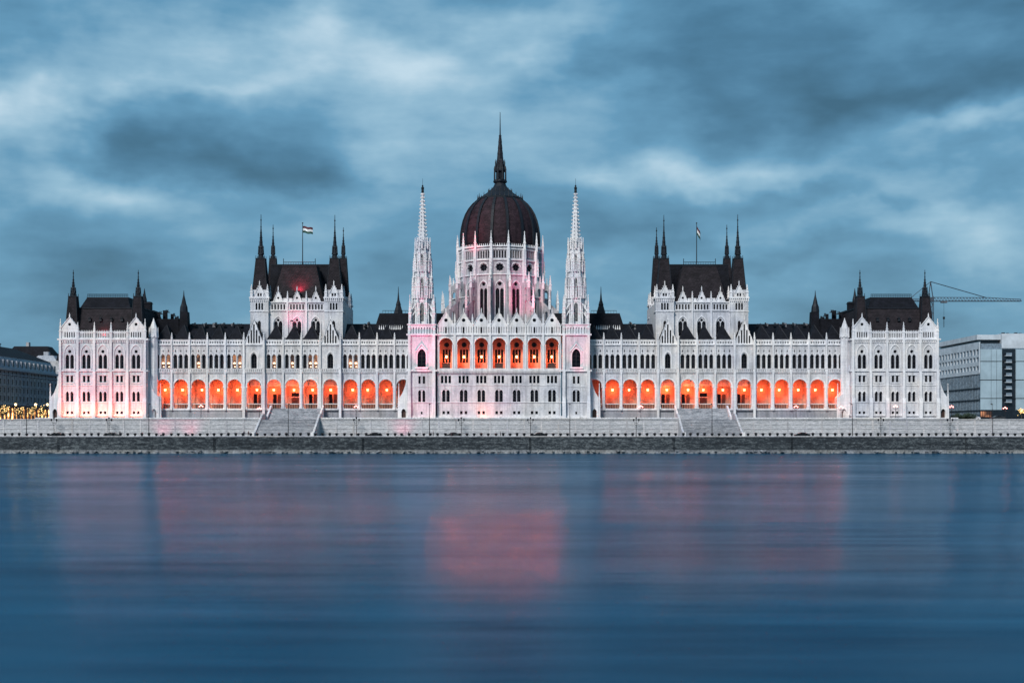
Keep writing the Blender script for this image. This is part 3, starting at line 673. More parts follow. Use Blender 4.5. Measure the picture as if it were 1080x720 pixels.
# ---------------- wings with arcades
YW = 4.0
BAYS = [172, 190.7, 209.3, 228.3, 247.2, 268.3, 289.1, 308.4, 327.3, 348.8, 369.6, 388.5, 406.9, 425.4]
SW = S(YW)
LAMPS = []
LITB = {-1: {0: (1, 2), 2: (1,), 4: (1, 2), 6: (1,), 7: (1,), 8: (1, 2), 10: (1, 2)}, 1: {}}
def wing(sg):
    z = lambda p: Z(p, YW); u = lambda d: d*SW
    xs = [XC+sg*(XC-X(p, YW)) for p in BAYS]
    edges = []
    for i in range(len(BAYS)):
        lo = (BAYS[i-1]+BAYS[i])/2 if i else BAYS[0]-10.5
        hi = (BAYS[i+1]+BAYS[i])/2 if i < 13 else BAYS[13]+9.5
        a, b = XC+sg*(XC-X(lo, YW)), XC+sg*(XC-X(hi, YW)); edges.append((min(a, b), max(a, b)))
    zf, zc = z(431.0), z(397.2)
    y1 = YW+0.9
    g = G()
    for i, c in enumerate(xs):
        tower = i in (5, 9); x0, x1 = edges[i]; yy = YW-(0.7 if tower else 0)
        holes = [lancet(c, u(7.5), zf+0.12, z(399.6), False, 14)]
        if tower:
            holes.append(lancet(c, u(2.9), z(389), z(372.6), True, 8))
        else:
            for k in (-1, 0, 1): holes.append(lancet(c+u(5.75*k), u(1.85), z(388.8), z(373.8), False, 6))
            for k in (-1, 0, 1): holes.append(lancet(c+u(5.75*k), u(0.55), z(371.4), z(368.6), True, 4))
        g.panel(rect(x0, x1, zf-0.4, z(363.6)), holes, yy, 0.9 if not tower else 1.6, STONE)
    xa, xb = min(e[0] for e in edges), max(e[1] for e in edges)
    yb = 9.5
    g.box(xa, xb, y1+0.02, yb+10, zc, z(359), STONE)            # upper storey body (front face behind the panes)
    g.box(xa, xb, YW+0.02, yb+10, ZTER-0.5, zf, STEPST)          # plinth below the arcade
    g.box(xa, xb, YW-0.25, YW+0.5, zf-0.42, zf-0.02, STONE2)
    w = g.build('wing', PAL)
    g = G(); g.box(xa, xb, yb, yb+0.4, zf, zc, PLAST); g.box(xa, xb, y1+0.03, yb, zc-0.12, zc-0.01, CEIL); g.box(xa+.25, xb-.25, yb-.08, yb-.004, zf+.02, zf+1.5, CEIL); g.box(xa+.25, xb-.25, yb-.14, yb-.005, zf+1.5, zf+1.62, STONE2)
    g.box(xa, xa+0.2, y1, yb, zf, zc, PLAST); g.box(xb-0.2, xb, y1, yb, zf, zc, PLAST)
    for e in edges[1:]:
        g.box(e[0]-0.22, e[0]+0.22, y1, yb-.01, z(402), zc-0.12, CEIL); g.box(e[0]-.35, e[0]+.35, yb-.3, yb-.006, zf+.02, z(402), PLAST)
    g.build('loggia_interior', w)
    # loggia doors on the back wall
    for i in (5, 6, 7, 8, 9):
        c = xs[i]; g = G(); s9 = S(9.4)
        if i == 7:
            g.box(c-1.1, c+1.1, yb-0.12, yb-0.01, zf, zf+3.6, WOOD); g.box(c-1.1, c+1.1, yb-0.14, yb-0.01, zf+3.75, zf+5.0, GLASS)
            g.box(c-1.25, c+1.25, yb-0.2, yb-0.01, zf+3.58, zf+3.76, STONE2)
        else:
            for k in (-1, 1): g.box(c+k*0.72-0.5, c+k*0.72+0.5, yb-0.12, yb-0.01, zf+0.1, zf+4.6, WOOD if k > 0 else GLASS)
        g.build('loggia_door', w)
    # piers with capitals, archivolts, buttress strips, courses
    g = G()
    for i, c in enumerate(xs):
        tower = i in (5, 9); yy = YW-(0.7 if tower else 0)
        g.band(c, z(407.3), u(7.5), u(8.9), yy-0.18, yy+0.05, STONE2, False, 14)
        g.band(c, z(407.3), u(7.2), u(7.6), yy+0.3, yy+0.5, STONE2, False, 14)
        for s2 in (-1, 1):
            px_ = c+s2*u(8.6)
            g.box(px_-u(1.7), px_+u(1.7), yy-0.22, yy+0.95, z(408.8), z(407.2), STONE2)
            g.box(px_-u(1.5), px_+u(1.5), yy-0.2, yy+0.95, zf-0.1, zf+0.55, STONE2)
            g.lathe(px_, yy-0.05, [(0.30, zf+0.5), (0.26, z(409))], 8, STONE2)
        g.box(edges[i][0], edges[i][1], yy-0.3, yy-0.002, z(393.2), z(392.2), STONE2)
        g.box(edges[i][0], edges[i][1], yy-0.35, yy-0.002, z(364.0), z(362.9), STONE2)
        g.box(edges[i][0], edges[i][1], yy-0.12, yy-0.002, z(366.0), z(365.6), STONE2)
        if not tower:
            for k in range(-1, 2):
                cc = c+u(5.75*k); g.band(cc, z(375.6), u(1.9), u(2.6), yy-0.14, yy+0.03, STONE2, True, 8)
                g.add([(cc-u(2), yy-.1, z(372.6)), (cc+u(2), yy-.1, z(372.6)), (cc, yy-.1, z(367.4)), (cc, yy, z(367.4)), (cc-u(2.2), yy, z(372.6)), (cc+u(2.2), yy, z(372.6))], [(0, 1, 2), (0, 2, 3, 4), (1, 5, 3, 2)], STONE2) if False else None
            for k in (-1.5, -0.5, 0.5, 1.5): g.lathe(c+u(5.75*k), yy-0.12, [(0.2, z(389)), (0.16, z(376.4)), (0.27, z(375.4))], 6, STONE2)
        else:
            g.band(c, z(376.5), u(3.3), u(4.6), yy-0.2, yy+0.03, STONE2, True, 10)
            for s2 in (-1, 1): g.box(c+s2*u(3.9)-u(.5), c+s2*u(3.9)+u(.5), yy-0.2, yy-0.003, z(389), z(376.5), STONE2)
    g.build('arcade_moulding', w)
    for i, c in enumerate(xs):
        tower = i in (5, 9); yy = YW-(0.7 if tower else 0); g = G()
        x0, x1 = edges[i]
        g.panel(rect(x0+0.02, x1-0.02, z(392.2), z(388.9)), slots(x0+.4, x1-.4, z(391.7), z(389.6), 9, 0.45), yy-0.42, 0.16, STONE2)
        g.box(x0+.02, x1-.02, yy-0.5, yy-0.2, z(389.0), z(388.5), STONE2)
        if not tower:
            g.panel(rect(x0+0.02, x1-0.02, z(362.9), z(358.4)), slots(x0+.5, x1-.5, z(362.1), z(359.9), 6, 0.55), yy-0.1, 0.28, STONE2)
            g.box(x0+.02, x1-.02, yy-0.2, yy+0.3, z(358.6), z(358.0), STONE2)
        g.box(c-u(7.3), c+u(7.3), yy+0.55, yy+0.75, z(426.2), z(425.4), STONE2)
        for k in range(9): g.box(c-u(7)+k*u(14)/8-0.07, c-u(7)+k*u(14)/8+0.07, yy+0.58, yy+0.72, zf, z(426.2), PLAST)
        g.build('balustrade', w)
    for i, c in enumerate(xs):          # slim buttress and pinnacle between bays
        x0, x1 = edges[i]
        for xx in ([x0] if i not in (5, 9) else [x0, x1]) if sg < 0 else ([x1] if i not in (5, 9) else [x0, x1]):
            tower = i in (5, 9); yy = YW-(0.7 if tower else 0)
            g = G(); ww = u(0.95) if not tower else u(1.25)
            g.box(xx-ww, xx+ww, yy-0.62, yy-0.003, zf-0.4 if not tower else ZTER, z(393), STONE2)
            g.box(xx-ww*.8, xx+ww*.8, yy-0.5, yy-0.004, z(393), z(360), STONE2)
            pinnacle(g, xx, yy-0.15, z(361), z(350.5), u(0.85)); g.build('buttress', w)
    for i, c in enumerate(xs):
        if i in (5, 9):
            window('gallery_window', u(3.2), z(372)-z(389.4), w, (c, YW-0.7+0.75, z(389.4)), bars=1, trans=4)
        else:
            lit = LITB[sg].get(i, ())
            for k in (-1, 0, 1):
                window('gallery_window', u(2.1), z(373.4)-z(389.2), w, (c+u(5.75*k), YW+0.55, z(389.2)), bars=1, trans=3, lit=2 if (k+1) in lit else 0)
    # roofs over each bay
    g = G(); 
    g.extx([(YW+7.5, z(359)), (YW+16, Z(341.5, 20)), (YW+24, z(359))], xa, xb, DSLATE)
    for i, c in enumerate(xs):
        x0, x1 = edges[i]
        if i in (5, 9): continue
        g.fru(c, YW+5.2, z(359.2), (x1-x0)/2-0.25, 4.4, Z(343.2, YW+5.5), 0.25, 0.8, DSLATE)
        for s2 in (-1, 1): g.tube([(c+s2*((x1-x0)/2-0.25), YW+0.85, z(359.2)), (c, YW+4.4, Z(343, YW+5.4))], 0.1, LEAD, 4)
        g.tube([(c, YW+5.2, Z(343.5, 9)), (c, YW+5.2, Z(340.6, 9))], 0.08, LEAD, 4)
    rf = g.build('roof', w)
    for i in (5, 9):
        c = xs[i]; g = G(); x0, x1 = edges[i]; hw = (x1-x0)/2
        gable(g, c, YW-0.72, z(362.9), z(337), u(9.6), lanc=5, depth=0.7)
        g.extr([(c-u(9.4), z(359)), (c+u(9.4), z(359)), (c, z(338.5))], YW+0.2, YW+9, DSLATE)
        g.build('gable', w)
    return w, xs, zf
WING = {sg: wing(sg) for sg in (-1, 1)}

# ---------------- the two chamber halls with corner towers
def hall(sg):
    y = 8.0; z = lambda p: Z(p, y); u = lambda d: d*S(y)
    xi = XC+sg*50.8; xo = XC+sg*73.6; cx = (xi+xo)/2
    xa, xb = min(xi, xo), max(xi, xo)
    g = G()
    yb = 36
    # wall between the towers
    w0, w1 = xa+u(9.4), xb-u(9.4)
    step = (w1-w0)/3
    for i in range(3):
        c = w0+step*(i+0.5)
        holes = [lancet(c+u(k*2.4), u(2.0), z(354), z(338), True, 6) for k in (-1, 1)]+[circ(c, z(337.2), u(1.5), 10)]
        holes += [rect(c+u(k*3.2)-u(.85), c+u(k*3.2)+u(.85), z(326), z(320.6)) for k in (-2, -1, 0, 1, 2) if abs(k) != 2 or True]
        g.panel(rect(c-step/2, c+step/2, 20, z(318.6)), holes, y+1.0, 0.6, STONE)
    g.box(xa-u(9), xb+u(9), y+1.62, yb, 20, z(318.6), STONE)
    w = g.build('hall', PAL)
    g = G()
    for zz, t in ((318.9, .35), (327.6, .3), (356, .3)):
        g.box(w0, w1, y+0.7, y+0.998, z(zz), z(zz)+t, STONE2)
    for i in range(4): c = w0+step*i; g.box(c-.25, c+.25, y+0.6, y+0.997, 20, z(316), STONE2); pinnacle(g, c, y+0.9, z(319), z(306.5), 0.24)
    for i in range(3):
        c = w0+step*(i+.5); g.band(c, z(341.5), u(5.0), u(5.9), y+0.75, y+1.05, STONE2, True)
        for s2 in (-1, 1): g.box(c+s2*u(5.4)-u(.4), c+s2*u(5.4)+u(.4), y+.75, y+.998, z(354), z(341.5), STONE2)
    g.build('moulding', w)
    for i in range(3):
        c = w0+step*(i+.5)
        window('hall_window', u(4.8), z(335.5)-z(354.3), w, (c, y+1.3, z(354.3)), bars=2, trans=4)
        window('clerestory_window', u(8), z(320)-z(326.4), w, (c, y+1.3, z(326.4)), bars=5, trans=1)
        g = G(); gable(g, c, y+0.95, z(318.4), z(305.6), u(5.0), hole=u(1.2), depth=0.5)
        g.build('gable', w)
        g = G(); g.panel(rect(c+u(5.3), c+step-u(5.3), z(318.4), z(314)), [], y+1.0, .3, STONE2) if i < 2 else None
        if g.v: g.build('parapet', w)
    # roof
    g = G()
    g.fru(cx, y+9, z(318), (w1-w0)/2-0.6, 7.2, Z(281.0, y+6), u(18.0), 3.4, SLATE)
    rt = Z(281.0, y+6)
    g.box(cx-u(18.4), cx+u(18.4), y+5.5, y+12.5, rt, rt+0.3, LEAD)
    g.fru(cx, y+18, z(318), (xb-xa)/2-0.5, 7.0, Z(280.5, y+16), (xb-xa)/2-1.2, 4.2, DSLATE)  # rear roof takes the darker slate, shading put into its colour
    g.box(xa+1, xb-1, y+13.7, y+22.3, Z(280.5, y+16), Z(279.6, y+16), LEAD)
    for k in range(20): xx = cx-u(17)+k*u(34)/19; g.tube([(xx, y+5.6, rt+.3), (xx, y+5.6, rt+1.35)], 0.05, LEAD, 4)
    g.tube([(cx-u(17), y+5.6, rt+1.3), (cx+u(17), y+5.6, rt+1.3)], 0.09, LEAD, 4)
    for s2 in (-1, 1): g.tube([(cx+s2*u(17), y+5.6, rt+.3), (cx+s2*u(17), y+5.6, rt+2.4)], 0.1, LEAD, 4)
    g.build('roof', w)
    # towers: front pair taller, rear pair behind
    for xx, yy, tip, sc in ((xi, y, 225.2, 1.0), (xo, y, 224.6, 1.0), (xi-sg*0.0, y+21, 238.5, 0.92), (xo, y+21, 235.6, 0.92)):
        front = yy == y; g = G(); Y = yy+2.9
        zz = (lambda p: Z(p, yy)) if front else (lambda p: z(p)-0.3)
        hw = u(9.6)*sc
        zt = zz(314.6)
        if front:
            holes = [lancet(xx+u(k*3.0), u(.95), zz(326.6), zz(319.3), False, 6) for k in (-1, 0, 1)]
            holes += [lancet(xx, u(1.6), zz(350), zz(338), True, 6)]
            g.panel(rect(xx-hw, xx+hw, 20, zt), holes, yy, 0.5, STONE)
            g.box(xx-hw, xx+hw, yy+0.52, yy+2*hw, 20, zt, STONE)
        else: g.box(xx-hw, xx+hw, yy, yy+2*hw, 20, zt, STONE)
        g.box(xx-hw-.3, xx+hw+.3, yy-.3, yy+2*hw+.3, zt, zt+.45, STONE2); g.box(xx-hw-.2, xx+hw+.2, yy-.2, yy+2*hw+.2, zz(328.8), zz(328), STONE2)
        for k in range(10): q = xx-hw+hw*2*k/9; g.box(q-.12, q+.12, yy-.28, yy-.003, zt-.9, zt, STONE2)
        t = g.build('tower', w)
        if front: window('tower_window', u(4.2), zz(319)-zz(326.9), t, (xx, yy+0.3, zz(326.9)), bars=2, trans=1)
        if front: window('tower_window', u(1.7), zz(337.5)-zz(350.3), t, (xx, yy+0.3, zz(350.3)), bars=1, trans=2)
        g = G()                                     # belfry with pinnacles and gablets
        cy = yy+hw; hb = hw*0.74
        g.box(xx-hb, xx+hb, cy-hb, cy+hb, zt+.45, zz(304.5), STONE)
        for s1 in (-1, 1):
            for s2 in (-1, 1): pinnacle(g, xx+s1*hw*.88, cy+s2*hw*.88, zt+.4, zz(299.5), u(1.25))
        g.build('belfry', t)
        g = G(); gable(g, xx, yy+hw-hb-0.35, zz(309), zz(299.8), u(4.2), depth=0.4)
        g.box(xx-u(4.0), xx+u(4.0), yy+hw-hb-.3, yy+hw-hb-.02, zt+.45, zz(309), STONE2)
        for k in (-1, 1):
            q = xx+k*u(1.35); g.box(q-u(.85), q+u(.85), yy+hw-hb-.34, yy+hw-hb-.303, zt+.7, zz(306.2), GLASS)
            for k2 in (-1,1):
                g.tube([(xx+k*u(5.6), yy+hw-hb, zz(311.5)), (xx+k*u(7.8), yy+0.2, zt+.5)], .15, STONE2, 5)
        g.build('gablet', t)
        g = G(); k = sc
        steeple(g, xx, cy, 1, zz(305), Z(272.5, yy), Z(258.5, yy), Z(tip, yy), hb*(1.06 if front else 0.9), u(4.8)*(0.95 if front else 0.7))
        g.build('steeple', t)
    return w, cx
HALL = {sg: hall(sg) for sg in (-1, 1)}

# ---------------- dark roofs and chimneys between the sections
def clutter(sg):
    g = G(); mir = lambda px, y: XC+sg*(XC-X(px, y))
    def bx(p0, p1, t, b, y, d, m, tap=1.0):
        a, c = sorted((mir(p0, y), mir(p1, y)))
        g.fru((a+c)/2, y+d/2, Z(b, y), (c-a)/2, d/2, Z(t, y), (c-a)/2*tap, d/2*tap, m)
    y = 17
    bx(391, 478, 329.8, 359, y, 16, DSLATE, 0.80)
    o = g.build('rear_roof', PAL)
    g = G()
    for k in range(12): xx = mir(400+k*2.2, y); g.fru(xx, y+0.6, Z(347.5, y), .22, .22, Z(342.6, y), .03, .03, STONE2)
    a, c = sorted((mir(403, y), mir(430, y)))
    g.tube([(a, y+1.7, Z(327, y)), (c, y+1.7, Z(327, y))], .08, LEAD, 4)
    for k in range(10): xx = a+(c-a)*k/9; g.tube([(xx, y+1.7, Z(330, y)), (xx, y+1.7, Z(327, y))], .04, LEAD, 4)
    g.build('cresting', o)
    g = G(); xs = mir(419, y); g.lathe(xs, y+4, [(1.5, Z(331, y)), (1.1, Z(325, y)), (.75, Z(321, y)), (.8, Z(320, y)), (.35, Z(315, y)), (.15, Z(308, y)), (.06, Z(300.8, y))], 8, LEAD)
    g.build('spire', o)
    y = 15; g = G()
    bx(158, 189, 336.0, 360, y, 12, DSLATE, 0.92)
    o = g.build('rear_roof', PAL); g = G(); bx(189, 262, 345, 362, y+3, 12, DSLATE, 0.9); g.build('rear_roof', PAL); g = G(); bx(342, 392, 347.5, 362, y+3, 12, DSLATE, 0.9); g.build('rear_roof', PAL)
    rnd = random.Random(5)
    g = G(); bx(188.6, 198.2, 328.5, 352, y, 3.4, DSLATE, 0.82); xs = mir(193.7, y+1.5)
    g.lathe(xs, y+1.7, [(1.3, Z(328.5, y)), (1.15, Z(323, y)), (.8, Z(320, y)), (.55, Z(316, y)), (.2, Z(311, y)), (.05, Z(305.5, y))], 8, LEAD)
    g.build('spire', o)
    for p0, p1, t in ((165, 168.5, 329), (171.5, 176, 327.2), (179.8, 182.6, 331), (184, 186.5, 334), (202, 204.8, 341), (209, 213, 342.5), (214.5, 216, 341), (224, 227.5, 340.5), (233, 236, 341), (243.5, 245.5, 341), (249, 254, 342), (383, 385, 342), (387, 389.4, 340)):
        g = G(); bx(p0, p1, t, 350, y+2+rnd.random()*3, 1.2, DARKST if p0 > 200 else DSLATE, .9)
        a, c = sorted((mir(p0, y), mir(p1, y))); g.box(a-.1, c+.1, y+2, y+3.4, Z(t+1.6, y), Z(t+1.0, y), LEAD)
        for k in (.3, .7): g.lathe(a+(c-a)*k, y+2.8, [(.16, Z(t+1, y)), (.13, Z(t-1.6, y))], 6, LEAD)
        g.build('chimney', o)
    for k in range(26):
        p = 200+k*2.4; g = None
    g = G()
    for k in range(44):
        p = rnd.uniform(200, 258) if k < 30 else rnd.uniform(352, 392); xx = mir(p, y+4); g.fru(xx, y+4, Z(348, y), .16, .16, Z(rnd.uniform(340.5, 346), y), .04, .04, LEAD)
    g.build('finial', o)['kind'] = 'stuff'
for sg in (-1, 1): clutter(sg)

# ---------------- central block
def central():
    y = 0.0; z = lambda p: Z(p, y); u = lambda d: d*U; cx = XC
    g = G(); ys = -0.6; nb = 7; stp = 18.62
    for i in range(nb):
        c = cx+u((i-3)*stp)
        h = [rect(c+u(k*2.4)-u(1.35), c+u(k*2.4)+u(1.35), z(436.6), z(433.4)) for k in (-1, 1)]
        h += [lancet(c+u(k*2.2), u(1.75), z(423.6), z(411.2), False, 8) for k in (-1, 1)]
        h += [rect(c+u(k*4.0)-u(1.3), c+u(k*4.0)+u(1.3), z(404), z(396.2)) for k in (-1, 0, 1)]
        g.panel(rect(c-u(stp/2), c+u(stp/2), ZTER, z(391)), h, ys, 0.6, STONE)
        g.panel(rect(c-u(stp/2), c+u(stp/2), z(391), z(352.6)), [lancet(c, u(7.2), z(388.4), z(356.4), False, 16)], ys, 0.9, STONE)
    hw = u(stp*3.5)
    g.box(cx-hw, cx+hw, ys+0.62, 24, ZTER, z(391), STONE)
    g.box(cx-hw, cx+hw, 4.2, 24, z(391), z(352.6), STONE)
    g.box(cx-hw, cx+hw, ys+0.9, 4.2, z(355.2), z(352.6), STONE)
    w = g.build('central_block', PAL)
    g = G()
    for zz, t, pr in ((440.5, .6, .3), (424.6, .25, .18), (406.6, .16, .12), (391.6, .5, .55), (389.6, .2, .35), (353.6, .4, .3)):
        g.box(cx-hw, cx+hw, ys-pr, ys-.003, z(zz), z(zz)+t, STONE2)
    for i in range(nb):
        c = cx+u((i-3)*stp)
        g.band(c, z(363.6), u(7.2), u(8.4), ys-.2, ys+.05, STONE2, False, 16)
        g.band(c, z(414.2), u(4.2), u(4.8), ys-.14, ys+.02, STONE2, False, 10)
        g.box(c-u(6), c+u(6), ys-.15, ys-.004, z(405.2), z(404.6), STONE2)
        for k in range(3): 
            for s2 in (-1, 1):
                q = c+s2*u(7.2-.0); g.lathe(q, ys-.1, [(.22, z(389)), (.18, z(365)), (.3, z(363.6))], 8, STONE2) if k == 0 else None
        for k in range(12): q = c-u(8.5)+k*u(1.55); g.box(q-.13, q+.13, ys-.5, ys-.003, z(393.6), z(391.8), STONE2)
    g.build('moulding', w)
    for i in range(nb):
        c = cx+u((i-3)*stp)
        window('triple_window', u(5.6), z(396)-z(404.2), w, (c, ys+.4, z(404.2)), bars=2, trans=1)
        window('paired_window', u(4.3), z(411)-z(423.8), w, (c, ys+.4, z(423.8)), bars=2, trans=3)
        window('basement_window', u(4), z(433.2)-z(436.8), w, (c, ys+.4, z(436.8)), bars=2, trans=1)
    # loggia interior: back wall with traceried windows
    g = G(); yb = 3.4; zb = lambda p: Z(p, 3.4)
    for i in range(nb):
        c = cx+u((i-3)*stp)*1.0
        h = [rect(c+u(k*3.2)-u(1.15), c+u(k*3.2)+u(1.15), zb(382.5), zb(368.5)) for k in (-1, 0, 1)]+[circ(c, zb(363.5), u(2.7), 12)]
        g.panel(rect(c-u(stp/2), c+u(stp/2), z(391), z(355.2)), h, yb, .4, PLAST)
        for s2 in (-1,): g.box(c+s2*u(stp/2)-.25, c+s2*u(stp/2)+.25, ys+.92, yb-.01, z(388.6), z(355.3), PLAST)
    g.box(cx-hw, cx+hw, ys+.91, yb, z(389.2), z(388.5), PLAST); g.box(cx-hw, cx+hw, ys+.92, yb-.01, z(355.9), z(355.25), CEIL)
    g.build('loggia_interior', w)
    for i in range(nb):
        c = cx+u((i-3)*stp)
        window('loggia_window', u(4.6), zb(360)-zb(383), w, (c, yb+.25, zb(383)), bars=2, trans=3)
        if i in (0, 3, 6):
            g = G(); g.box(c-u(4.2), c+u(4.2), 0.9, 1.0, z(388.5), z(383.2), WOOD); g.box(c-u(4.4), c+u(4.4), .85, 1.1, z(383.2), z(382.8), IRON); g.build('door_screen', w)
    # gables, pinnacles and frieze above the loggia
    g = G()
    g.panel(rect(cx-hw, cx+hw, z(352.4), z(342.6)), slots(cx-hw+u(.4), cx+hw-u(.4), z(351.4), z(344.6), 49, .34, True), ys-.1, .5, STONE2)
    g.box(cx-hw, cx+hw, ys+.32, ys+1.4, z(352.4), z(343), STONE)
    for i in range(nb):
        c = cx+u((i-3)*stp); g.box(c-u(.9), c+u(.9), ys-.12, ys-.11, z(351.5), z(345), GLASS)
    g.build('frieze', w)
    for i in range(nb):
        c = cx+u((i-3)*stp); g = G(); gable(g, c, ys-.12, z(342.6), z(329.2), u(8.1), hole=u(1.9)); g.build('gable', w)
    for i in range(1, nb):
        c = cx+u((i-3.5)*stp); g = G()
        g.box(c-u(1.1), c+u(1.1), ys-.5, ys-.004, z(391), z(352), STONE2); g.box(c-u(.8), c+u(.8), ys-.35, ys-.005, z(352), z(342), STONE2)
        pinnacle(g, c, ys, z(343), z(331), u(.9)); g.build('pinnacle', w)
    g = G(); g.fru(cx, 12.5, z(345), hw-.5, 11, z(337), hw-4, 3, DSLATE); g.build('roof', w)
    return w
CEN = central()

# ---------------- the two slender needle towers
def needle(sg):
    y = -1.4; z = lambda p: Z(p, y); u = lambda d: d*S(y); cx = XC+sg*81.2*U
    hw = u(14.6); g = G()
    h = [rect(cx-u(.9), cx+u(.9), z(436.6), z(434))]
    h += [lancet(cx+u(k*2.2), u(1.5), z(423.8), z(411.4), False, 6) for k in (-1, 1)]
    h += [rect(cx+u(k*2.3)-u(1.2), cx+u(k*2.3)+u(1.2), z(404.4), z(396.6)) for k in (-1, 1)]
    h += [lancet(cx, u(4.4), z(387), z(367.6), True, 10)]
    g.panel(rect(cx-hw, cx+hw, ZTER, z(353)), h, y, .8, STONE)
    g.box(cx-hw, cx+hw, y+.82, y+2*hw, ZTER, z(353), STONE)
    g.panel(rect(cx-hw, cx+hw, z(353), z(342.4)), slots(cx-u(13), cx+u(13), z(351.6), z(345), 9, .42, True), y, .4, STONE2)
    g.box(cx-hw, cx+hw, y+.42, y+2*hw, z(353), z(343.4), STONE)
    w = g.build('needle_tower', PAL)
    g = G()
    for zz, t, pr in ((440.5, .6, .35), (424.6, .25, .2), (408, .16, .14), (391.6, .5, .5), (353.6, .5, .4), (342.6, .3, .25)):
        g.box(cx-hw-pr, cx+hw+pr, y-pr, y-.003, z(zz), z(zz)+t, STONE2); g.box(cx-hw-pr, cx-hw-.003, y-.003, y+2*hw, z(zz), z(zz)+t, STONE2); g.box(cx+hw+.003, cx+hw+pr, y-.003, y+2*hw, z(zz), z(zz)+t, STONE2)
    g.band(cx, z(374.5), u(4.5), u(5.6), y-.25, y+.05, STONE2, True, 10)
    for s2 in (-1, 1):
        g.box(cx+s2*u(5)-u(.5), cx+s2*u(5)+u(.5), y-.25, y-.004, z(388), z(374.5), STONE2)
        g.tube([(cx+s2*u(6.4), y-.15, z(371)), (cx, y-.15, z(362.5))], .16, STONE2, 5)
    g.box(cx-u(7), cx+u(7), y-.6, y-.004, z(389), z(387), STONE2)
    g.band(cx, z(414.5), u(4), u(4.7), y-.14, y+.02, STONE2, False, 10)
    g.build('moulding', w)
    for s2 in (-1, 1):
        g = G(); c = cx+s2*u(12.9)
        g.box(c-u(1.8), c+u(1.8), y-1.3, y-.004, ZTER, z(425), STONE2); g.extx([(y-.004, z(425)), (y-1.3, z(425)), (y-.9, z(418)), (y-.004, z(418))], c-u(1.75), c+u(1.75), STONE2)
        g.box(c-u(1.5), c+u(1.5), y-.9, y-.005, z(418), z(391), STONE2); g.box(c-u(1.3), c+u(1.3), y-.6, y-.006, z(391), z(353), STONE2)
        pinnacle(g, c, y+.1, z(353), z(334), u(1.1)); g.build('buttress', w)
    window('gallery_window', u(4.6), z(367)-z(387.4), w, (cx, y+.55, z(387.4)), bars=1, trans=4)
    window('small_window', u(3.8), z(396.4)-z(404.6), w, (cx, y+.5, z(404.6)), bars=2, trans=1)
    window('lancet_window', u(4), z(411)-z(424), w, (cx, y+.5, z(424)), bars=2, trans=3)
    window('basement_window', u(1.2), z(433.8)-z(436.8), w, (cx, y+.5, z(436.8)), bars=0, trans=0)
    # octagonal stages
    cy = y+hw; yy = cy; zz = lambda p: Z(p, yy-2); uu = lambda d: d*S(yy-2)
    def stage(zb, zt, rc, rp, ptop, lw, lz0, lz1, struts, name='tower_stage'):
        g = G()
        side = 2*rc*math.tan(math.pi/8)
        for k in range(8):
            g.M = fmat(cx, cy, k*math.pi/4)
            zc = (zb+zt)/2
            g.panel(rect(-side/2, side/2, zb, zt), [lancet(0, lw, lz0, lz1, True, 6)], -rc, .35, STONE2)
            g.box(-lw-.1, lw+.1, -rc+.3, -rc+.34, lz0-.1, lz1+.1, GLASS)
            g.box(-.06, .06, -rc+.1, -rc+.29, lz0, lz1, STONE2)
            gable(g, 0, -rc-.12, lz1+.15, min(zt+1.2, lz1+2.9), side*.40, depth=.3, cop=.12)
            g.box(-side/2-.12, side/2+.12, -rc-.2, -rc, zt-.3, zt, STONE2)
        g.M = None
        g.lathe(cx, cy, [(rc/math.cos(math.pi/8)-.42, zb), (rc/math.cos(math.pi/8)-.42, zt+.02)], 8, STONE, R(22.5))
        o = g.build(name, w)
        g = G()
        for k in range(8):
            a = k*math.pi/4+math.pi/8; px_, py_ = cx+rp*math.sin(a), cy-rp*math.cos(a)
            pinnacle(g, px_, py_, zb-.2, ptop, .34)
            af = k*math.pi/4; pinnacle(g, cx+rp*.94*math.sin(af), cy-rp*.94*math.cos(af), zt-(zt-zb)*.02, zt+(ptop-zb)*.36, .2)
            pinnacle(g, cx+rp*1.08*math.sin(a+.16), cy-rp*1.08*math.cos(a+.16), zb-.2, zb+(ptop-zb)*.55, .2); pinnacle(g, cx+rp*1.08*math.sin(a-.16), cy-rp*1.08*math.cos(a-.16), zb-.2, zb+(ptop-zb)*.55, .2)
            ix, iy = cx+rc*1.02*math.sin(a), cy-rc*1.02*math.cos(a)
            g.tube([(px_, py_, zb+(zt-zb)*.45), (ix, iy, zb+(zt-zb)*.85)], .17, STONE2, 5)
            if struts:
                g.tube([(px_*1.0, py_, zb+(zt-zb)*.2), (ix, iy, zb+(zt-zb)*.6)], .2, STONE2, 5)
        g.build('pinnacle', o)
    g = G()
    for s1 in (-1, 1):
        for s2 in (-1, 1):
            g = G(); px_, py_ = cx+s1*uu(12.6), cy+s2*uu(12.6)
            pinnacle(g, px_, py_, zz(343), zz(311), uu(1.3)); 
            g.tube([(px_, py_, zz(330)), (cx+s1*uu(6.5), cy+s2*uu(6.5), zz(320))], .22, STONE2, 5); g.tube([(px_, py_, zz(338)), (cx+s1*uu(6.8), cy+s2*uu(6.8), zz(327))], .22, STONE2, 5)
            pinnacle(g, cx+s1*uu(12.6), cy+s2*uu(4.5), zz(343), zz(330), uu(.8)); pinnacle(g, cx+s1*uu(4.5), cy+s2*uu(12.6), zz(343), zz(331), uu(.8))
            g.build('corner_pinnacle', w)
    stage(zz(343.5), zz(314), uu(9.3), uu(11.6), zz(301), uu(1.7), zz(339), zz(319), True)
    stage(zz(314), zz(286), uu(8.2), uu(10.3), zz(275), uu(1.4), zz(310.5), zz(293), False)
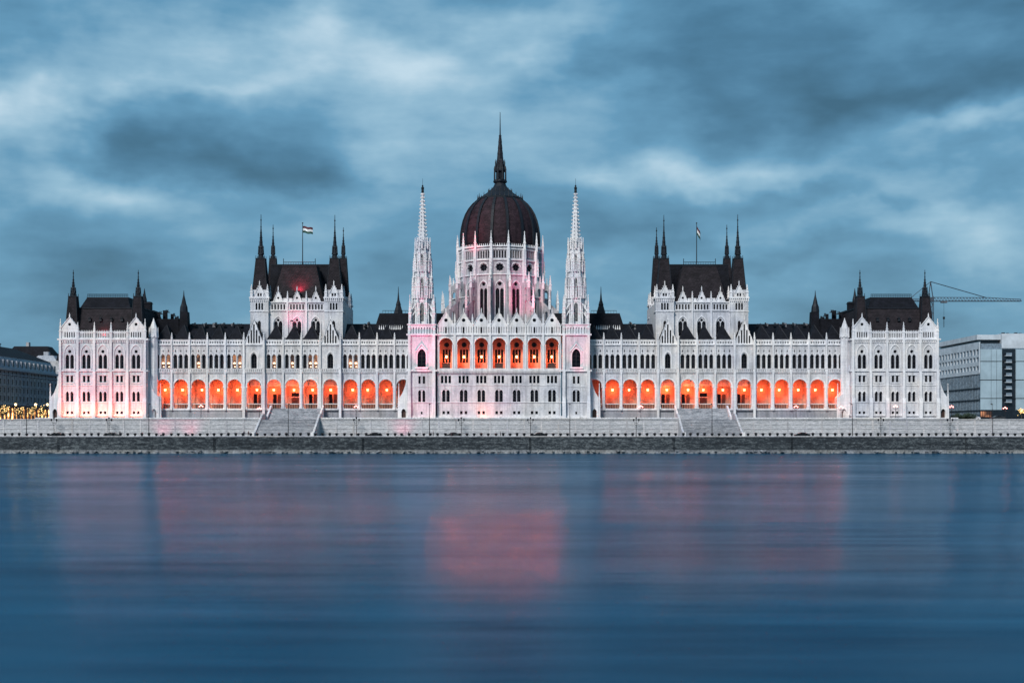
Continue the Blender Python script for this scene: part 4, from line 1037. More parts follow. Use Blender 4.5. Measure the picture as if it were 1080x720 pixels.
    stage(zz(286), zz(262), uu(6.4), uu(8.4), zz(251), uu(1.1), zz(283), zz(268), False)
    g = G()
    prof = [(uu(6.3), zz(262)), (uu(6.0), zz(259)), (uu(5.2), zz(256))]
    g.lathe(cx, cy, prof, 8, STONE2, R(22.5))
    ps = [(5.2, 256), (3.6, 238), (2.2, 220), (1.1, 204)]
    g.lathe(cx, cy, [(uu(a), zz(b)) for a, b in ps], 8, STONE2, R(22.5))
    for k in range(8):
        a = k*math.pi/4
        for j in range(14):
            t = j/13.0; r = uu(5.2*(1-t)**0.95+1.15*t+.25); zq = zz(255-51*t)
            g.M = Matrix.Translation((cx, cy, 0)) @ Matrix.Rotation(a+math.pi/8, 4, 'Z'); g.box(-.11, .11, -r-.22, -r+.15, zq, zq+.34, STONE2)
    g.M = None
    g.lathe(cx, cy, [(uu(1.7), zz(205)), (uu(1.9), zz(203.6)), (uu(.9), zz(202.6))], 8, STONE2)
    sp = g.build('spire', w)
    g = G(); g.lathe(cx, cy, [(.2, zz(203)), (.42, zz(201.5)), (.36, zz(199)), (.48, zz(197)), (.22, zz(195.6)), (.26, zz(194.6)), (.05, zz(193.6)), (.035, zz(187))], 8, IRON)
    g.build('finial', sp)
    return w
NEED = {sg: needle(sg) for sg in (-1, 1)}
for sg in (-1, 1):
    flank(XC+sg*(81.2*U+14.6*S(-1.4)), sg, 0.6, NEED[sg], 10.5, 392)

# ---------------- drum and dome
def dome():
    cy = 38.0; cx = XC; z = lambda p: Z(p, cy-12); u = lambda d: d*S(cy)
    NS = 16; rc = u(43.2); side = 2*rc*math.tan(math.pi/NS)
    g = G(); zb = 28.0; zt = z(260.2)
    for k in range(NS):
        g.M = fmat(cx, cy, k*2*math.pi/NS)
        h = [lancet(s*u(2.25), u(1.85), z(345), z(304), True, 6) for s in (-1, 1)]+[circ(0, z(299.6), u(2.0), 10)]
        h += [circ(s*u(2.1), z(304), 0.01, 3) for s in ()]
        h += [circ(0, z(282.2), u(4.3), 16, .22)]
        h += slots(-side/2+u(1.6), side/2-u(1.6), z(272.4), z(264.6), 5, .56)
        g.panel(rect(-side/2, side/2, zb, zt), h, -rc, .8, DRUMST)
    g.M = None
    g.lathe(cx, cy, [(rc/math.cos(math.pi/NS)-1.2, zb), (rc/math.cos(math.pi/NS)-1.2, zt)], NS, DRUMST, math.pi/NS)
    w = g.build('drum', PAL)
    for k in range(NS):
        a = k*2*math.pi/NS; r = rc-.5
        if math.cos(a) < -0.1: continue
        px_, py_ = cx+r*math.sin(a), cy-r*math.cos(a)
        window('drum_window', u(4.6), z(296.8)-z(345.5), w, (px_, py_, z(345.5)), a, bars=3, trans=5)
        window('round_window', u(4.5), z(277.4)-z(287), w, (px_, py_, z(287)), a, bars=1, trans=1)
        window('gallery_slot', side/2-u(1), z(264)-z(273), w, (px_, py_, z(273)), a, bars=4, trans=0)
    g = G()
    for k in range(NS):
        g.M = fmat(cx, cy, k*2*math.pi/NS)
        for zz, t, pr in ((274.8, .4, .35), (290.2, .4, .35), (263.4, .3, .25), (260.6, .35, .45)):
            g.box(-side/2-.1, side/2+.1, -rc-pr, -rc-.003, z(zz), z(zz)+t, STONE2)
        g.band(0, z(303.5), u(4.4), u(5.2), -rc-.25, -rc+.05, STONE2, True, 10)
        for s in (-1, 1): g.box(s*u(4.8)-.14, s*u(4.8)+.14, -rc-.2, -rc-.004, z(345), z(303.5), STONE2)
        g.band(0, z(282.2), u(4.6), u(5.3), -rc-.15, -rc+.05, STONE2, False, 10)
        for j in range(7): x = (j-3)*side/7.5; g.fru(x, -rc-.2, z(260), .2, .2, z(257), .04, .04, STONE2)
    g.M = None; g.build('moulding', w)
    # radial buttresses with pierced fins and pinnacles
    for k in range(NS):
        a = (k+.5)*2*math.pi/NS
        if math.cos(a) < -0.45: continue
        g = G(); g.M = fmat(cx, cy, a+math.pi)      # local: +y points outwards
        r0 = rc*1.0; t = u(1.45)
        R_ = lambda d: u(d)
        z1, z2 = z(298), z(313)
        g.box(-t, t, r0-.4, r0+u(3.4), z(298), z(262), STONE2)
        g.M = g.M @ Matrix.Rotation(math.pi/2, 4, 'Z')   # local x = outwards
        def fin(poly, holes):
            g.panel(poly, holes, -t*.9, t*1.8, DRUMST, back=True)
        xo = u(54.5); xq = u(62.5)
        fin([(r0-.3, zb), (xo, zb), (xo, z(304)), (xo-.4, z(300)), (r0-.3, z(291))], [lancet((r0+xo)/2+.4, u(2.4), z(335), z(317), False, 8), lancet((r0+xo)/2+.2, u(1.9), z(312), z(303.5), False, 8)])
        if abs(math.sin(a)) > .3: fin([(xo, zb), (xq, zb), (xq, z(326)), (xo, z(318.5))], [lancet((xo+xq)/2, u(1.5), z(340), z(328), False, 8)])
        g.M = None
        for rr, b, tp, wd in ((u(45.6), 264, 243.6, u(1.15)), (u(47.3), 291, 272, u(.8)), (u(50), 303, 290, u(.8)), (xo-u(1), 304, 287, u(1.3)), (xq-u(1), 326, 304, u(1.2))):
            if rr > xo and abs(math.sin(a)) <= .3: continue
            pinnacle(g, cx+rr*math.sin(a), cy-rr*math.cos(a), z(b), z(tp), wd)
        g.build('flying_buttress', w)
    # lower ambulatory wall
    g = G(); r2 = u(50)
    s2 = 2*r2*math.tan(math.pi/NS)
    for k in range(NS):
        if k in (0, 1, NS-1): continue
        g.M = fmat(cx, cy, k*2*math.pi/NS)
        g.panel(rect(-s2/2, s2/2, zb-3, z(313.5)), [lancet(0, u(4.2), z(342), z(317.5), True, 10)], -r2, .6, DRUMST)
        g.box(-u(4.6), u(4.6), -r2+.5, -r2+.56, z(343), z(316), GLASS)
        g.box(-.1, .1, -r2+.2, -r2+.49, z(343), z(317), STONE2)
        g.box(-s2/2, s2/2, -r2-.3, -r2+1.2, z(313.5), z(312.4), STONE2)
    g.M = None; g.build('ambulatory', w)
    # dome shell
    zd = lambda p: Z(p, cy-2)
    prof = [(u(41.2), zd(262)), (u(41.6), zd(254)), (u(41.3), zd(247)), (u(40.3), zd(240)), (u(38.6), zd(233)), (u(36.0), zd(226)), (u(32.6), zd(220)), (u(28.4), zd(214.8)), (u(23.6), zd(210.6))]
    g = G(); g.lathe(cx, cy, prof, NS*2, DOMEM, 0)
    d = g.build('dome', PAL)
    for k in range(NS):
        a = (k+.5)*2*math.pi/NS; g = G()
        g.M = fmat(cx, cy, a)
        rr = [(r*math.cos(math.pi/NS/2)*1.0, zz) for r, zz in prof]
        for (ra, za), (rb, zb2) in zip(rr[:-1], rr[1:]):
            wa = .42; 
            g.add([(-wa, -ra-.5, za), (wa, -ra-.5, za), (wa, -rb-.5, zb2), (-wa, -rb-.5, zb2), (-wa, -ra+.6, za), (wa, -ra+.6, za), (wa, -rb+.6, zb2), (-wa, -rb+.6, zb2)], [(0, 1, 2, 3), (1, 5, 6, 2), (4, 0, 3, 7)], LEAD)
        g.M = None; g.build('rib', d)
    g = G()
    g.lathe(cx, cy, [(u(24.4), zd(211)), (u(24.4), zd(209.2)), (u(22.6), zd(208.2)), (u(19), zd(206.2)), (u(14), zd(202.6)), (u(10), zd(199)), (u(7.2), zd(196)), (u(6), zd(193.4)), (u(5.6), zd(192))], NS, LEAD, math.pi/NS)
    for k in range(32):
        a = k*math.pi/16; r = u(23.6); big = k % 2 == 0
        g.fru(cx+r*math.sin(a), cy-r*math.cos(a), zd(209.6), .22, .22, zd(204 if big else 206.5), .03, .03, LEAD)
        if big:
            r = u(12.4); g.fru(cx+r*math.sin(a), cy-r*math.cos(a), zd(201.8), .2, .2, zd(198), .03, .03, LEAD)
    g.build('cap', d)
    g = G()
    g.lathe(cx, cy, [(u(6.6), zd(192)), (u(7.4), zd(190.6)), (u(6.8), zd(189)), (u(4.4), zd(188.4)), (u(4.2), zd(176))], 8, LEAD)
    for k in range(8):
        a = k*math.pi/4+math.pi/8
        for r, b, t_, wd in ((6.3, 189, 174, .28), (5.2, 180, 167, .22)):
            g.fru(cx+u(r)*math.sin(a), cy-u(r)*math.cos(a), zd(b), wd, wd, zd(t_+4), wd*.8, wd*.8, LEAD); g.fru(cx+u(r)*math.sin(a), cy-u(r)*math.cos(a), zd(t_+4), wd, wd, zd(t_), .03, .03, LEAD)
    g.lathe(cx, cy, [(u(6.2), zd(180)), (u(6.5), zd(179)), (u(4.9), zd(176)), (u(4.2), zd(170)), (u(4.4), zd(169)), (u(3.3), zd(166.5))], 8, LEAD, R(22.5))
    ln = g.build('lantern', d)
    g = G()
    g.lathe(cx, cy, [(u(3.4), zd(167)), (u(2.9), zd(162)), (u(3.1), zd(161.5)), (u(2.3), zd(156)), (u(2.5), zd(155.4)), (u(1.8), zd(149.5)), (u(2), zd(149)), (u(1.25), zd(143)), (u(1.5), zd(142)), (u(.7), zd(140.6)), (u(.45), zd(128)), (u(.25), zd(117))], 8, LEAD)
    g.build('spire', d)
dome()

# ================================================================== THINGS AROUND THE PALACE
ORD = ['first', 'second', 'third', 'fourth', 'fifth', 'sixth', 'seventh', 'eighth', 'ninth', 'tenth', 'eleventh', 'twelfth', 'thirteenth', 'fourteenth', 'fifteenth', 'sixteenth', 'seventeenth', 'eighteenth', 'nineteenth', 'twentieth']
def plight(parent, loc, e, col, r=0.15):
    ld = bpy.data.lights.new('lamp_light', 'POINT'); ld.energy = e; ld.color = col; ld.shadow_soft_size = r
    o = bpy.data.objects.new('lamp_light', ld); COL.objects.link(o); o.parent = parent; o.location = loc; return o
# hanging lanterns in the arcades
def lantern_mesh():
    g = G(); g.tube([(0, 0, .5), (0, 0, 1.3)], .04, IRON, 5)
    g.lathe(0, 0, [(.08, .52), (.32, .38), (.34, .34)], 6, IRON); g.lathe(0, 0, [(.26, -.3), (.34, .33)], 6, LAMP); g.lathe(0, 0, [(.05, -.48), (.28, -.32)], 6, IRON)
    me = bpy.data.meshes.new('hanging_lantern'); me.from_pydata(g.v, [], g.f)
    for m in g.mats: me.materials.append(m)
    me.polygons.foreach_set('material_index', g.mi); me.update(); return me
LME = lantern_mesh()
WARM = (1.0, 0.125, 0.04)
for sg, side in ((-1, 'left'), (1, 'right')):
    w, xs, zf = WING[sg]
    order = sorted(range(len(xs)-1), key=lambda i: xs[i])
    for n, i in enumerate(order):
        o = link('hanging_lantern', LME, None, (xs[i]+0.6*random.uniform(-1, 1), 6.6, Z(411.2, 6.6)))
        tag(o, '%s glowing lantern from the left hanging in the arcade %s of the central block' % (ORD[n], side), 'lantern', 'lanterns hanging in the riverside arcades')
        big = 3300 if i not in (2, 11) else 2000
        plight(o, (0, 0.9, -0.1), 0.17*big*random.uniform(.6, 1.35), WARM, .3)
for i in range(7):
    c = XC+(i-3)*18.62*U
    o = link('hanging_lantern', LME, None, (c, 2.2, Z(376.2, 2.2)))
    tag(o, '%s glowing lantern from the left inside the central block arches' % ORD[i], 'lantern', 'lanterns in the central loggia')
    plight(o, (0, -0.3, -.2), 900, (1.0, .15, .055), .3)

# flags on the halls
def flag(sg):
    w, cx = HALL[sg]; y = 20.0
    r = empty('flagpole', (cx+sg*0.0, y, Z(280, y)))
    g = G(); g.lathe(cx, y, [(.16, Z(280.5, y)), (.09, Z(236, y)), (.22, Z(235.7, y)), (.2, Z(235, y)), (.02, Z(234.4, y))], 8, IRON); g.build('pole', r)
    g = G()
    mr, mw, mg = simple('flag_red', (.10, .02, .03), .8), simple('flag_white', (.85, .85, .85), .8), simple('flag_green', (.02, .07, .05), .8)
    if sg < 0: L_, H_, x0 = 3.1, 2.1, Z(238.5, y)
    else: L_, H_, x0 = 1.1, 2.6, Z(239, y)
    n = 10
    for b, m in enumerate((mr, mw, mg)):
        vs = []
        for i in range(n+1):
            t = i/n; yy = y+.25*math.sin(t*7); dz = -(.55 if sg < 0 else 1.9)*t**1.2+.12*math.sin(t*9)
            for k in (0, 1): vs.append((cx+.1+L_*t, yy, x0+dz-H_*(b+k)/3))
        for i in range(n+1):
            t = i/n; yy = y+.25*math.sin(t*7)+.04; dz = -(.55 if sg < 0 else 1.9)*t**1.2+.12*math.sin(t*9)
            for k in (0, 1): vs.append((cx+.1+L_*t, yy, x0+dz-H_*(b+k)/3))
        fs = [(2*i, 2*i+1, 2*i+3, 2*i+2) for i in range(n)]+[(2*(n+1)+2*i, 2*(n+1)+2*i+2, 2*(n+1)+2*i+3, 2*(n+1)+2*i+1) for i in range(n)]
        g.add(vs, fs, m)
    g.build('flag', r)
    tag(r, 'flagpole on the left hall roof flying a striped flag out to the right' if sg < 0 else 'flagpole on the right hall roof with a small flag hanging limp', 'flagpole', 'flagpoles on the hall roofs')
flag(-1); flag(1)

# bollards along the quay
g = G(); g.lathe(0, 0, [(.42, 0), (.38, .12), (.3, .2), (.3, .7), (.44, .82), (.46, 1.0), (.34, 1.14), (.02, 1.22)], 8, IRON)
me = bpy.data.meshes.new('bollard'); me.from_pydata(g.v, [], g.f); me.materials.append(IRON)
x = -150.0; k = 0
while x < 150:
    o = link('bollard', me, None, (x+random.uniform(-.12, .12), -27.6, ZROAD+.14)); o.scale = (1, 1, random.uniform(.88, 1.05))
    tag(o, 'stubby dark iron bollard in the long row along the quay edge', 'bollard', 'bollards along the quay edge'); x += 2.02

# parked cars seen over the quay edge
def car_mesh(paint):
    root = None
    return root
PAINTS = {'black': simple('black_car_paint', (.012, .013, .016), .3, 0, .1), 'dark grey': simple('grey_car_paint', (.05, .055, .06), .3, 0, .1), 'white': simple('white_car_paint', (.6, .6, .62), .3, 0, .05)}
TYRE = simple('tyre_rubber', (.012, .012, .012), .8); RIM = simple('rim_metal', (.3, .3, .32), .4, .8)
def car(x, y, z, rz, colour, label):
    r = empty('parked_car', (x, y, z))
    g = G(); m = PAINTS[colour]
    prof = [(-2.15, .35), (-2.2, .62), (-2.1, .86), (-1.45, .95), (-.75, 1.36), (-.2, 1.45), (.75, 1.42), (1.6, .98), (2.1, .92), (2.18, .6), (2.12, .33), (1.75, .28), (-1.8, .28)]
    g.extr(prof, -.86, .86, m); b = g.build('body', None, (0, 0, 0)); b.parent = r
    bv = b.modifiers.new('bevel', 'BEVEL'); bv.width = .07; bv.segments = 2
    g = G(); g.extr([(-1.3, .96), (-.72, 1.31), (-.2, 1.39), (.7, 1.36), (1.4, 1.0)], -.875, .875, GLASS); q = g.build('side_window', None, (0, 0, 0)); q.parent = r
    for xx in (-1.35, 1.35):
        for yy in (-.8, .8):
            g = G(); g.M = Matrix.Translation((xx, yy, .33)) @ Matrix.Rotation(math.pi/2, 4, 'X'); g.lathe(0, 0, [(.2, -.12), (.33, -.1), (.33, .1), (.2, .12)], 16, TYRE)
            t = g.build('wheel', None, (0, 0, 0)); t.parent = r
            g = G(); g.M = Matrix.Translation((xx, yy, .33)) @ Matrix.Rotation(math.pi/2, 4, 'X'); g.lathe(0, 0, [(.19, -.13), (.19, .13)], 10, RIM); q = g.build('rim', None, (0, 0, 0)); q.parent = t
    for yy in (-.6, .6):
        g = G(); g.box(2.12, 2.2, yy-.18, yy+.18, .66, .8, RIM); q = g.build('headlight', None, (0, 0, 0)); q.parent = r
        g = G(); g.box(-2.2, -2.12, yy-.16, yy+.16, .7, .84, simple('tail_light', (.3, .01, .01), .3)); q = g.build('tail_light', None, (0, 0, 0)); q.parent = r
    r.rotation_euler = (0, 0, rz)
    tag(r, label, 'car', 'cars parked along the quay' if y < -12 else 'cars parked on the street right of the palace')
for px, colr, lab in ((60, 'black', 'black car on the quay road below the left end of the palace'), (118, 'dark grey', 'dark grey car on the quay road below the inner half of the left pavilion'), (395, 'black', 'black car on the quay road between the left stairs and the central block'),
                      (478, 'dark grey', 'dark grey car on the quay road below the left half of the central block'), (569, 'black', 'black car on the quay road below the right half of the central block'), (846, 'black', 'black car on the quay road between the right stairs and right pavilion')):
    car(X(px, -21), -21, ZROAD, 0, colr, lab)
for px, colr, lab in ((1014, 'black', 'black car parked at the foot of the glass building nearest the palace'), (1026, 'white', 'white car parked at the foot of the glass building beside black cars'), (1052, 'dark grey', 'dark grey car parked before the pale panels of the glass building')):
    car(X(px, 12), 12, ZTER, 0.1, colr, lab)

# lamp posts
def tall_post():
    g = G(); g.lathe(0, 0, [(.28, 0), (.24, .5), (.12, .7), (.09, 5), (.06, 9.2), (.1, 9.25), (.02, 9.5)], 8, IRON); return g
def mesh_of(g, name):
    me = bpy.data.meshes.new(name); me.from_pydata(g.v, [], g.f)
    for m in g.mats: me.materials.append(m)
    me.polygons.foreach_set('material_index', g.mi); me.update(); return me
tpm = mesh_of(tall_post(), 'pole')
gh = G(); gh.tube([(0, 0, 9.3), (0, .9, 9.5)], .05, IRON, 5); gh.lathe(0, 1.0, [(.1, 9.3), (.3, 9.42), (.25, 9.55), (.05, 9.62)], 8, IRON); ghm = mesh_of(gh, 'lamp_head')
wh = ['before the dark building at the far left', 'at the inner edge of the left pavilion', 'before the left river stairs', 'before the left needle tower', 'before the right needle tower', 'before the right river stairs', 'at the inner edge of the right pavilion', 'before the glass building at the far right']
for i, px in enumerate((28, 157, 304, 453, 601, 751, 899, 1047)):
    r = empty('street_lamp', (X(px, -24), -24, ZROAD)); link('pole', tpm, r, (r.location.x, -24, ZROAD)); link('lamp_head', ghm, r, (r.location.x, -24, ZROAD))
    tag(r, 'tall thin lamp post '+wh[i], 'street lamp', 'tall lamp posts along the quay road')
wh = ['below the left pavilion\'s outer corner', 'below the middle of the left pavilion', 'between the left stairs and the central block', 'below the left half of the central block', 'below the right half of the central block', 'between the central block and the right stairs', 'below the middle of the right pavilion', 'below the right pavilion\'s outer corner']
g = G(); g.lathe(0, 0, [(.22, 0), (.2, .4), (.09, .55), (.07, 4.6), (.03, 5.3)], 8, IRON); pm = mesh_of(g, 'pole')
g = G()
for s in (-1, 1):
    g.tube([(0, 0, 4.1), (s*.5, 0, 4.25), (s*.75, 0, 4.7)], .05, IRON, 5); g.tube([(0, 0, 3.4), (s*.45, 0, 3.7), (s*.55, 0, 4.2)], .035, IRON, 4)
    g.lathe(s*.75, 0, [(.1, 4.7), (.24, 5.1), (.26, 5.15), (.05, 5.4)], 6, GLASS)
g.lathe(0, 0, [(.1, 5.2), (.24, 5.6), (.26, 5.65), (.05, 5.9)], 6, GLASS); hm = mesh_of(g, 'lantern_bracket')
for i, px in enumerate((57, 115, 376, 486.5, 559.5, 671, 929, 1002)):
    r = empty('ornate_lamp', (X(px, -12.5), -12.5, ZROAD)); link('pole', pm, r, tuple(r.location)); link('lantern_bracket', hm, r, tuple(r.location))
    tag(r, 'ornate unlit lamp by the embankment wall '+wh[i], 'lamp post', 'ornate lamps against the embankment wall')
# terrace lamps with pink globes
g = G(); g.lathe(0, 0, [(.25, 0), (.2, .5), (.08, .7), (.06, 2.7)], 8, IRON)
for s in (-1, 1): g.tube([(0, 0, 2.3), (s*.6, 0, 2.45), (s*.6, 0, 2.75)], .04, IRON, 5)
pm2 = mesh_of(g, 'pole')
g = G(); 
for s, z in ((-1, 2.95), (1, 2.95), (0, 3.25)): g.ball((s*.5, 0, z), .2, LAMPR, 10, 6)
gm2 = mesh_of(g, 'globe')
wh = ['before the left arcade near the left pavilion', 'before the left river stairs on the left', 'before the left arcade near the central block', 'before the right arcade near the central block', 'before the right arcade near the right pavilion', 'in front of the middle of the right pavilion', 'where the right arcade meets the right pavilion', 'between the right pavilion and glass building', 'by the street before the glass building']
for i, (px, py, y) in enumerate(((212, 428.5, 0), (273.5, 431, 0), (375.6, 429, 0), (676, 429, 0), (839.6, 429, 0), (944.5, 428.6, -4), (887, 429.5, -1), (1003.5, 429, 4), (1060, 430.5, 4))):
    z = Z(py, y)-2.95
    r = empty('globe_lamp', (X(px, y), y, ZTER))
    a = link('pole', pm2, r, (X(px, y), y, ZTER)); a.scale = (1, 1, (z+2.95-ZTER)/2.95); b = link('globe', gm2, r, (X(px, y), y, z))
    tag(r, 'lamp with pink globes '+wh[i], 'globe lamp', 'globe lamps on the terrace')
    plight(r, (0, -.5, z+3-ZTER), 60, (1, .3, .25), .3)

# floodlights washing the stone pink
def flood(x, y, z, target, e, col, size, label, blend=.6):
    g = G(); g.box(-.35, .35, -.2, .2, .35, .75, IRON); g.box(-.3, .3, -.23, -.2, .4, .7, LAMPR) if False else None
    g.tube([(-.4, 0, 0), (-.4, 0, .55)], .03, IRON, 4); g.tube([(.4, 0, 0), (.4, 0, .55)], .03, IRON, 4); g.box(-.45, .45, -.15, .15, 0, .06, IRON)
    o = link('floodlight', mesh_of(g, 'floodlight'), None, (x, y, z)); tag(o, label, 'floodlight', 'floodlights aimed at the palace')
    ld = bpy.data.lights.new('flood_beam', 'SPOT'); ld.energy = e; ld.color = col; ld.spot_size = R(size); ld.spot_blend = blend; ld.shadow_soft_size = .3
    l = bpy.data.objects.new('flood_beam', ld); COL.objects.link(l); l.parent = o; l.location = (0, 0, .95)
    l.rotation_euler = (Vector(target)-Vector((x, y, z+.95))).to_track_quat('-Z', 'Y').to_euler()
PINK = (1.0, .17, .30); SALM = (1.0, .22, .11)
px0 = XC-U*417.8
for i in range(5):
    x = px0+(-35+17.5*i)*U
    flood(x, -3.4, ZTER, (x, 0, ZTER+4.0), 1450, SALM, 125, '%s small floodlight from the left at the foot of the left pavilion' % ORD[i], .9)
for dx, e, w_ in ((-7, 1700, 'left half'), (7, 1700, 'right half')):
    flood(px0+dx, -8.6, ZTER, (px0+dx, 0, 21), e, PINK, 120, 'floodlight on the terrace before the %s of the left pavilion' % w_, 1)
for px, e, w_ in ((445, 900, 'before the left needle tower'), (487, 750, 'before the left part of the central block'), (528, 500, 'before the middle of the central block')):
    flood(X(px, -8.8), -8.8, ZTER, (X(px, 0), 0, 19), e, PINK, 125, 'floodlight on the terrace '+w_, 1)
flood(X(509, -3), -3.0, ZTER, (X(512, 0), 0, ZTER+2.5), 420, SALM, 130, 'small floodlight close under the central block, left of centre', .9)
for sg, w_ in ((-1, 'left'), (1, 'right')):
    nx = XC+sg*81.2*U
    flood(nx+1.2, -9.0, ZTER, (nx, 3, Z(290, 0)), 36000 if sg < 0 else 16000, PINK, 30, 'narrow beam floodlight aimed up at the %s needle tower' % w_, 1)
    flood(nx-sg*8, 9, 36.5, (nx, 3, Z(290, 0)), 9000 if sg < 0 else 6000, PINK, 60, 'floodlight on the central roof beside the %s needle tower' % w_, 1)
flood(XC+7.5, 6, 38.0, (XC+7.5, 26, Z(308, 26)), 14000, PINK, 46, 'floodlight behind the central gables right of the middle', 1)
flood(XC-7, 4, 38.0, (XC-11, 24, Z(300, 26)), 5000, PINK, 70, 'floodlight behind the central gables left of the middle', 1)
flood(XC-19, 8, 37.0, (XC-8.5, 28, Z(238, 28)), 50000, (1, .06, .14), 18, 'floodlight behind the central gables aimed up at the dome', 1)
hw_, hcx = HALL[-1]
flood(hcx+.5, 9.55, Z(309, 9), (hcx+.5, 12.2, Z(298, 9)), 3000, (1, .05, .10), 140, 'red floodlight in the front gutter of the left hall roof', 1)
flood(hcx-1, 5.0, Z(341, 8), (hcx, 9, Z(335, 8)), 420, PINK, 150, 'floodlight between roofs before the left hall windows', 1)
for dx, w_ in ((-9, 'near the outer gable'), (0, 'at its middle'), (9, 'near the inner gable')):
    flood(px0+dx, .7, Z(356.5, 1), (px0+dx, 2.0, Z(352, 1)), 1500, (1, .10, .10), 160, 'red floodlight behind the left pavilion parapet '+w_, 1)
for px in (172, 200, 425):
    flood(X(px, -11.5), -13.5, ZROAD, (X(px, -10), -10, ZROAD+4), 260, PINK, 120, 'small floodlight on the quay road ' + {172: 'below the start of the left arcade', 200: 'below the second arch of the left arcade', 425: 'below the left needle tower'}[px], 1)

# ---------------- people on the quay
def person(x, y, z, rz, top, legs, skin, label, stride=.12, bag=False):
    J = [((0, 0, .93), .15), ((0, 0, 1.15), .135), ((0, 0, 1.38), .165), ((0, 0, 1.50), .06), ((0, .01, 1.60), .085), ((0, .01, 1.70), .095), ((0, 0, 1.77), .05)]
    E = [(0, 1), (1, 2), (2, 3), (3, 4), (4, 5), (5, 6)]
    for s in (-1, 1):
        o = len(J); J += [((s*.10, 0, .86), .10), ((s*.11, s*stride*.5, .48), .065), ((s*.11, s*stride, .09), .045), ((s*.12, s*stride-.15, .04), .04)]
        E += [(0, o), (o, o+1), (o+1, o+2), (o+2, o+3)]
        o = len(J); J += [((s*.20, 0, 1.42), .06), ((s*.25, .02-s*.04, 1.14), .045), ((s*.24, -.08-s*.06, .90), .034), ((s*.235, -.10-s*.06, .80), .036)]
        E += [(2, o), (o, o+1), (o+1, o+2), (o+2, o+3)]
    me = bpy.data.meshes.new('person'); me.from_pydata([j[0] for j in J], E, [])
    ob = bpy.data.objects.new('person', me); COL.objects.link(ob); ob.location = (x, y, z); ob.rotation_euler = (0, 0, rz)
    sk = ob.modifiers.new('skin', 'SKIN'); sk.use_smooth_shade = True
    for i, j in enumerate(J): me.skin_vertices[0].data[i].radius = (j[1], j[1]*.85)
    me.skin_vertices[0].data[0].use_root = True
    ss = ob.modifiers.new('sub', 'SUBSURF'); ss.levels = 2; ss.render_levels = 2
    m, nt, b = mat_new('clothing'); tcx = nt.nodes.new('ShaderNodeTexCoord'); sp = nt.nodes.new('ShaderNodeSeparateXYZ'); L(nt, tcx.outputs['Object'], sp.inputs[0])
    cr = nt.nodes.new('ShaderNodeValToRGB'); cr.color_ramp.interpolation = 'CONSTANT'; e = cr.color_ramp.elements
    while len(e) < 5: e.new(.5)
    for q, (p, c) in enumerate(((0, (.01, .01, .01)), (.045, legs), (.46, top), (.755, skin), (.855, (.03, .02, .015)))): e[q].position = p; e[q].color = (*c, 1)
    L(nt, M_(nt, 'DIVIDE', sp.outputs[2], 2.0), cr.inputs[0]); L(nt, cr.outputs[0], b.inputs['Base Color']); b.inputs['Roughness'].default_value = .8
    me.materials.append(m); tag(ob, label, 'person', 'people walking on the quay')
SK = (.45, .28, .2)
for px, rz, tp, lg, lab in ((126.5, 1.4, (.02, .02, .03), (.02, .02, .03), 'person in black walking on the quay below the left pavilion'),
    (257.5, .3, (.03, .03, .05), (.015, .015, .02), 'person in dark jacket standing left of the left stairs, left of the pair'),
    (262, -.4, (.06, .03, .03), (.02, .02, .03), 'person in dark brown top standing by the left stairs, right of the pair'),
    (457, 1.6, (.02, .025, .03), (.02, .02, .03), 'person in a dark coat walking below the left needle tower'),
    (528, -1.5, (.04, .04, .05), (.02, .02, .03), 'person in grey walking on the quay below the middle of the central block'),
    (431, 1.5, (.02, .02, .02), (.02, .02, .03), 'person in dark clothes on the quay left of the left needle tower')):
    person(X(px, -26.6), -26.6, ZROAD+.14, rz, tp, lg, SK, lab)

